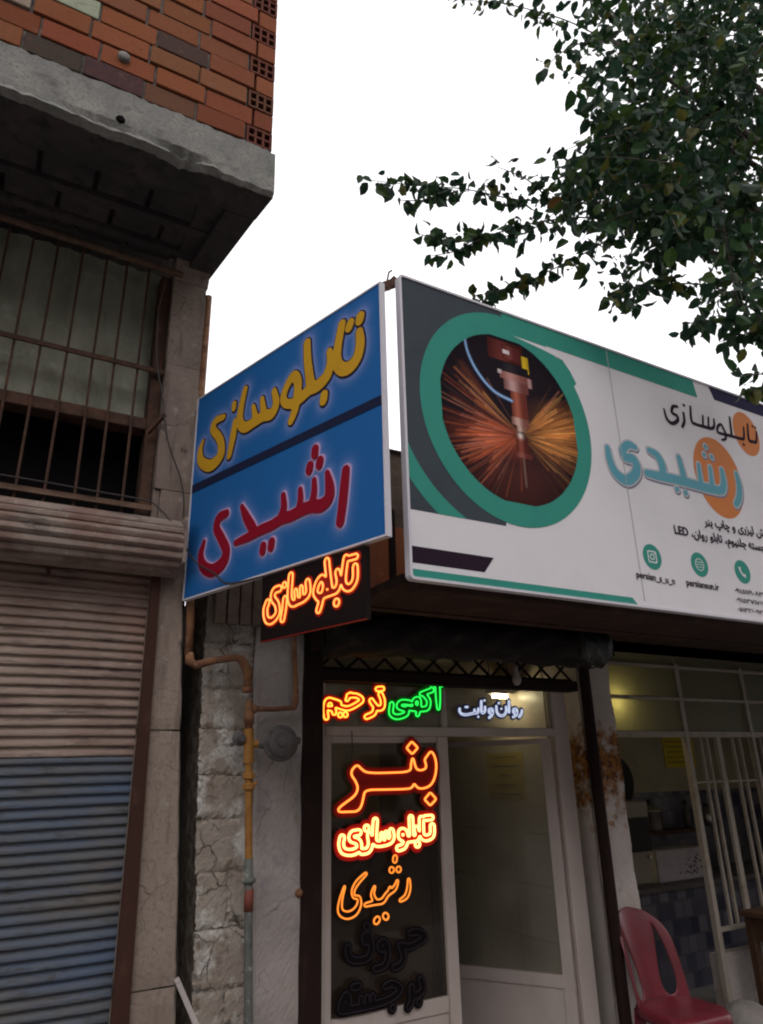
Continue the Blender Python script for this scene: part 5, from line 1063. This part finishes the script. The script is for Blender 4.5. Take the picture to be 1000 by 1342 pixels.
for k, (px_, py_, h, r, m) in enumerate(((842, 1120, .30, .05, 'wall_cream'), )):
    q = at(px_+12, 1155, 4.40)
    t = KB('thermos', 'tall cream thermos at the left end of the counter', 'thermos', (q[0], 4.4, .716))
    MB().lathe([(.0, 0), (r, .0), (r, .02), (r*.98, h*.75), (r*.7, h*.86), (r*.6, h*.9)], (q[0], 4.4, .716), (0, 0, 1), 20).build('body', M['wall_cream'], t, smooth=True)
    MB().lathe([(r*.62, h*.9), (r*.66, h*.92), (r*.6, h*1.04), (.0, h*1.06)], (q[0], 4.4, .716), (0, 0, 1), 20).build('cap', M['wood_dark'], t, smooth=True)
for k, (px_, h, r) in enumerate(((905, .20, .035), (917, .26, .03), (933, .16, .05))):
    q = at(px_, 1100, 4.66); t = KB('bottle', ['short dark bottle behind the carton', 'taller steel bottle behind the frame post', 'squat steel jar by the grille bars'][k], 'bottle', (q[0], 4.66, 1.06))
    MB().lathe([(.0, 0), (r, .0), (r, h*.6), (r*.5, h*.78), (r*.4, h)], (q[0], 4.66, 1.06), (0, 0, 1), 16).build('body', M['steel' if k else 'cast_grey'], t, smooth=True)
    MB().lathe([(r*.45, h), (r*.45, h+.025), (.0, h+.03)], (q[0], 4.66, 1.06), (0, 0, 1), 12).build('cap', M['stove_black'], t)
q = at(824, 1025, 4.5); t = KB('hanging_wok', 'big sooty round pan hanging on the wall behind the pillar', 'pan', tuple(q))
MB().lathe([(.0, .0), (.12, .01), (.19, .045), (.215, .09), (.205, .088), (.18, .05), (.1, .02), (.0, .012)], (q[0], 4.73, q[2]+.0), (0, -1, 0), 36).build('bowl', M['stove_black'], t, smooth=True)
MB().tube([(q[0], 4.68, q[2]+.20), (q[0], 4.69, q[2]+.30)], .010, 8).build('handle', M['stove_black'], t)
q = at(832, 1090, 4.45); t = KB('gas_cooker', 'dark boxy cooker half hidden behind the plaster pillar', 'cooker', (q[0], 4.4, .716))
MB().box(q[0]-.22, q[0]+.09, 4.36, 4.66, .716, 1.32, bev=.012).build('body', M['ceiling'], t); MB().box(q[0]-.2, q[0]+.07, 4.352, 4.359, .95, 1.2, bev=.002).build('door', M['stove_black'], t)
MB().lathe([(.016, 0), (.014, .02), (.0, .022)], (q[0]+.02, 4.358, .91), (0, -1, 0), 12).build('knob', M['steel'], t)
q0, q1 = at(873, 1006, 4.745), at(906, 966, 4.745)
t = KB('notice', 'dim yellow poster on the cream wall behind the barred front', 'poster', (q0[0], 4.74, q0[2])); MB().box(q0[0], q1[0], 4.742, 4.7475, q0[2], q1[2]).build('sheet', M['paper_yellow'], t)
mb = MB()
for k in range(5):
    zz = q1[2]-(q1[2]-q0[2])*(.15+.17*k); mb.tube([(q0[0]+.03+(q1[0]-q0[0]-.06)*s, 4.741, zz+.004*math.sin(s*30+k)) for s in np.linspace(0, 1, 24)], .003, 4)
mb.build('handwriting', M['ink'], t)
# low table, sack
q = at(985, 1195, 3.18); t = KB('wooden_table', 'dark brown wooden table cut off at the lower right corner', 'table', (q[0]+.25, 3.05, 0))
tz = float(q[2]); MB().box(q[0]-.02, q[0]+.62, 2.86, 3.26, tz-.03, tz, bev=.005).build('table_top', M['wood_dark'], t)
MB().box(q[0]+.02, q[0]+.58, 2.90, 2.925, tz-.16, tz-.031).box(q[0]+.02, q[0]+.045, 2.926, 3.22, tz-.16, tz-.031).build('apron', M['wood_dark'], t)
for dx, dy in ((.01, 2.88), (.56, 2.88), (.01, 3.20), (.56, 3.20)): MB().box(q[0]+dx, q[0]+dx+.05, dy, dy+.05, .0, tz-.032, bev=.004).build('leg', M['wood_dark'], t)
MB().box(q[0]+.06, q[0]+.56, 2.955, 3.195, .14, .16).build('stretcher_shelf', M['wood_dark'], t)
q = at(966, 1315, 3.28); vs = []; fs = []; mb = MB(); prof = [(.0, 0), (.13, 0), (.155, .03), (.16, .10), (.145, .19), (.11, .235), (.07, .262), (.03, .272), (.0, .268)]
mb.lathe(prof, (q[0], 3.22, .004), (0, 0, 1), 40); mb.v = [(x+.008*math.sin(z*40+x*50), y+.008*math.sin(x*60+z*31), z+.006*math.sin(x*45+y*38)) for x, y, z in mb.v]
tag(mb.build('sack', M['sack'], None, smooth=True), 'slumped white sack lying against the cream barred front', 'sack')

# ================================================================== tree
TR = thing('street_tree', 'leafy street tree reaching in from the upper right over the white sign', 'tree', (5.6, .9, -.1))
wood = MB(); LV = MB()
def leaf(p, tip, size, col):
    t = np.array(tip, float); t /= np.linalg.norm(t); s = np.cross(t, rng.normal(size=3)); s /= np.linalg.norm(s); n = np.cross(t, s); w = size*.36; p = np.array(p)
    cu = random.uniform(.05, .2)*size
    vs = [p, p+t*size*.28+s*w*.85+n*cu, p+t*size*.28-s*w*.85+n*cu, p+t*size*.34, p+t*size*.62+s*w*.78+n*cu*.7, p+t*size*.62-s*w*.78+n*cu*.7, p+t*size*.66, p+t*size-n*cu*.8, p+t*size*.12+s*w*.5+n*cu*.5, p+t*size*.12-s*w*.5+n*cu*.5]
    LV._add(vs, [(0, 3, 1, 8), (0, 9, 2, 3), (3, 6, 4, 1), (3, 2, 5, 6), (6, 7, 4), (6, 5, 7)], col)
greens = [(.018, .045, .018), (.024, .056, .018), (.014, .035, .018), (.040, .072, .016), (.018, .046, .026)]
def lcol():
    c = random.choice(greens); k = random.uniform(.7, 1.3)
    if random.random() < .03: c = (.09, .09, .02)
    if random.random() < .001: c = (.14, .07, .02)
    return (c[0]*k, c[1]*k, c[2]*k, 1)
def twig(P, r0, dens, spread, lsize=(.046, .092), side=.35, droop=.5):
    P = smooth_line([tuple(p) for p in P], .2); L = np.r_[0, np.cumsum(np.linalg.norm(np.diff(P, axis=0), axis=1))]
    wood.tube(P, list(np.linspace(r0, r0*.3, len(P))), 5)
    n = int(L[-1]*dens)
    for k in range(n):
        s = L[-1]*(k+random.random())/max(n, 1); p = np.array([np.interp(s, L, P[:, i]) for i in range(3)])
        off = rng.normal(size=3)*spread*(.5+.5*random.random()); q = p+off; tip = rng.normal(size=3)*.55+np.array([0, 0, -droop])+off/(np.linalg.norm(off)+.01)*.6
        leaf(q, tip, random.uniform(*lsize), lcol())
def branch(px, dens=85, spread=.035, r0=.006, **k): twig([at(x, y, Y) for x, y, Y in px], r0, dens, spread, **k)
# long sprays at the left of the crown
branch([(800, 275, 2.2), (740, 262, 2.3), (680, 262, 2.35), (610, 248, 2.4), (545, 243, 2.4), (484, 236, 2.4)], 92, .032)
branch([(720, 262, 2.3), (690, 235, 2.3), (650, 218, 2.3)], 60, .03); branch([(600, 250, 2.4), (560, 262, 2.4), (520, 262, 2.4)], 60, .025)
branch([(800, 290, 2.2), (760, 285, 2.3), (700, 292, 2.35), (640, 308, 2.4), (590, 315, 2.4), (548, 306, 2.4)], 92, .03); branch([(640, 308, 2.4), (600, 328, 2.4), (566, 335, 2.4)], 55, .022)
branch([(810, 305, 2.3), (770, 330, 2.45), (720, 355, 2.55), (670, 378, 2.6), (618, 388, 2.6)], 92, .028)
branch([(790, 50, 2.1), (745, 28, 2.2), (700, 14, 2.2), (655, 4, 2.2), (600, 0, 2.2)], 48, .03); branch([(790, 55, 2.0), (750, 60, 2.0), (712, 90, 2.0)], 42, .028); branch([(735, 35, 2.2), (715, 25, 2.2), (690, 22, 2.2)], 40, .02)
branch([(830, 60, 2.0), (780, 100, 2.0), (750, 95, 2.0)], 60, .03); branch([(850, 160, 2.0), (800, 160, 2.0), (764, 158, 2.0)], 70, .03); branch([(860, 210, 2.1), (820, 225, 2.1), (780, 245, 2.2), (735, 225, 2.2)], 80, .035)
branch([(990, 400, 1.7), (930, 375, 1.75), (880, 372, 1.8), (840, 378, 1.8), (800, 388, 1.8)], 105, .034); branch([(1000, 440, 1.6), (960, 418, 1.65), (925, 420, 1.65), (900, 425, 1.65)], 80, .03); branch([(1000, 430, 1.6), (970, 440, 1.6), (943, 448, 1.6)], 60, .02)
branch([(1030, 490, 1.5), (1000, 490, 1.5), (975, 492, 1.5)], 70, .03); branch([(1030, 510, 1.5), (1000, 512, 1.5), (972, 512, 1.5)], 60, .025); branch([(1010, 470, 1.6), (996, 440, 1.6), (992, 400, 1.6)], 90, .04)
branch([(990, 350, 1.7), (940, 320, 1.8), (900, 330, 1.8), (860, 345, 1.85)], 70, .03); branch([(890, 330, 1.8), (870, 320, 1.8), (850, 335, 1.8)], 60, .025)
# the mass of the crown: many twigs fanning from limbs
def mass(cx, cy, Y, rx, ry, n, dens=66, spread=.048, L=(.25, .5)):
    for k in range(n):
        a = random.uniform(0, 2*math.pi); r = math.sqrt(random.random()); p = at(cx+rx*r*math.cos(a), cy+ry*r*math.sin(a), Y+random.uniform(-.45, .45))
        d = rng.normal(size=3); d[0] -= .6; d[2] -= .25; d /= np.linalg.norm(d); l = random.uniform(*L); q = p+d*l; m = (p+q)/2+np.array([0, 0, .03])
        twig([p-d*l*.2, m, q], .004, dens, spread)
mass(930, 60, 1.9, 95, 75, 34); mass(1000, 100, 1.8, 80, 110, 26); mass(850, 60, 2.0, 50, 50, 11); mass(900, 160, 1.95, 90, 60, 28); mass(830, 200, 2.05, 50, 40, 11)
mass(940, 250, 1.9, 100, 55, 34); mass(840, 268, 2.0, 70, 28, 17); mass(1010, 300, 1.8, 60, 60, 16); mass(900, 300, 1.9, 70, 25, 14); mass(1000, 380, 1.7, 40, 45, 9); mass(1080, 250, 1.8, 90, 180, 34); mass(960, 10, 1.9, 120, 30, 14); mass(810, 20, 2.0, 30, 25, 4); mass(1180, 120, 1.8, 90, 130, 26); mass(1230, 330, 1.7, 110, 120, 26); mass(1330, 200, 1.6, 90, 150, 22)
# trunk and limbs
fork = np.array([5.3, 1.0, 3.0]); trunk = [np.array([5.6, .9, -.12]), np.array([5.56, .92, .8]), np.array([5.45, .95, 2.0]), fork]
wb = MB(); wb.tube(smooth_line([tuple(p) for p in trunk], .25), list(np.linspace(.17, .11, len(smooth_line([tuple(p) for p in trunk], .25)))), 14)
wb.build('trunk', M['bark'], TR, smooth=True)
for (x, y, Y) in ((930, 60, 1.9), (900, 160, 1.95), (860, 270, 2.0), (940, 250, 1.9), (1000, 380, 1.7), (1050, 120, 1.8), (800, 285, 2.2), (800, 50, 2.0), (1000, 420, 1.6), (1040, 500, 1.5)):
    e = at(x, y, Y); m1 = fork+(e-fork)*.4+np.array([0, 0, .25]); wood.tube(smooth_line([tuple(fork), tuple(m1), tuple(fork+(e-fork)*.75+np.array([0, 0, .12])), tuple(e)], .25), list(np.linspace(.05, .007, 13)), 7)
wood.build('branches', M['bark'], TR, smooth=True)
lm = mat('tree leaf', (1, 1, 1), .55, attr=True, spec=.22); nt = lm.node_tree; pb = nt.nodes['Principled BSDF']; tb = nt.nodes.new('ShaderNodeBsdfTranslucent'); mx = nt.nodes.new('ShaderNodeMixShader'); mx.inputs[0].default_value = .30
nt.links.new(pb.inputs['Base Color'].links[0].from_socket, tb.inputs[0]); nt.links.new(pb.outputs[0], mx.inputs[1]); nt.links.new(tb.outputs[0], mx.inputs[2]); nt.links.new(mx.outputs[0], nt.nodes['Material Output'].inputs['Surface'])
LV.build('crown', lm, TR, colors=True)
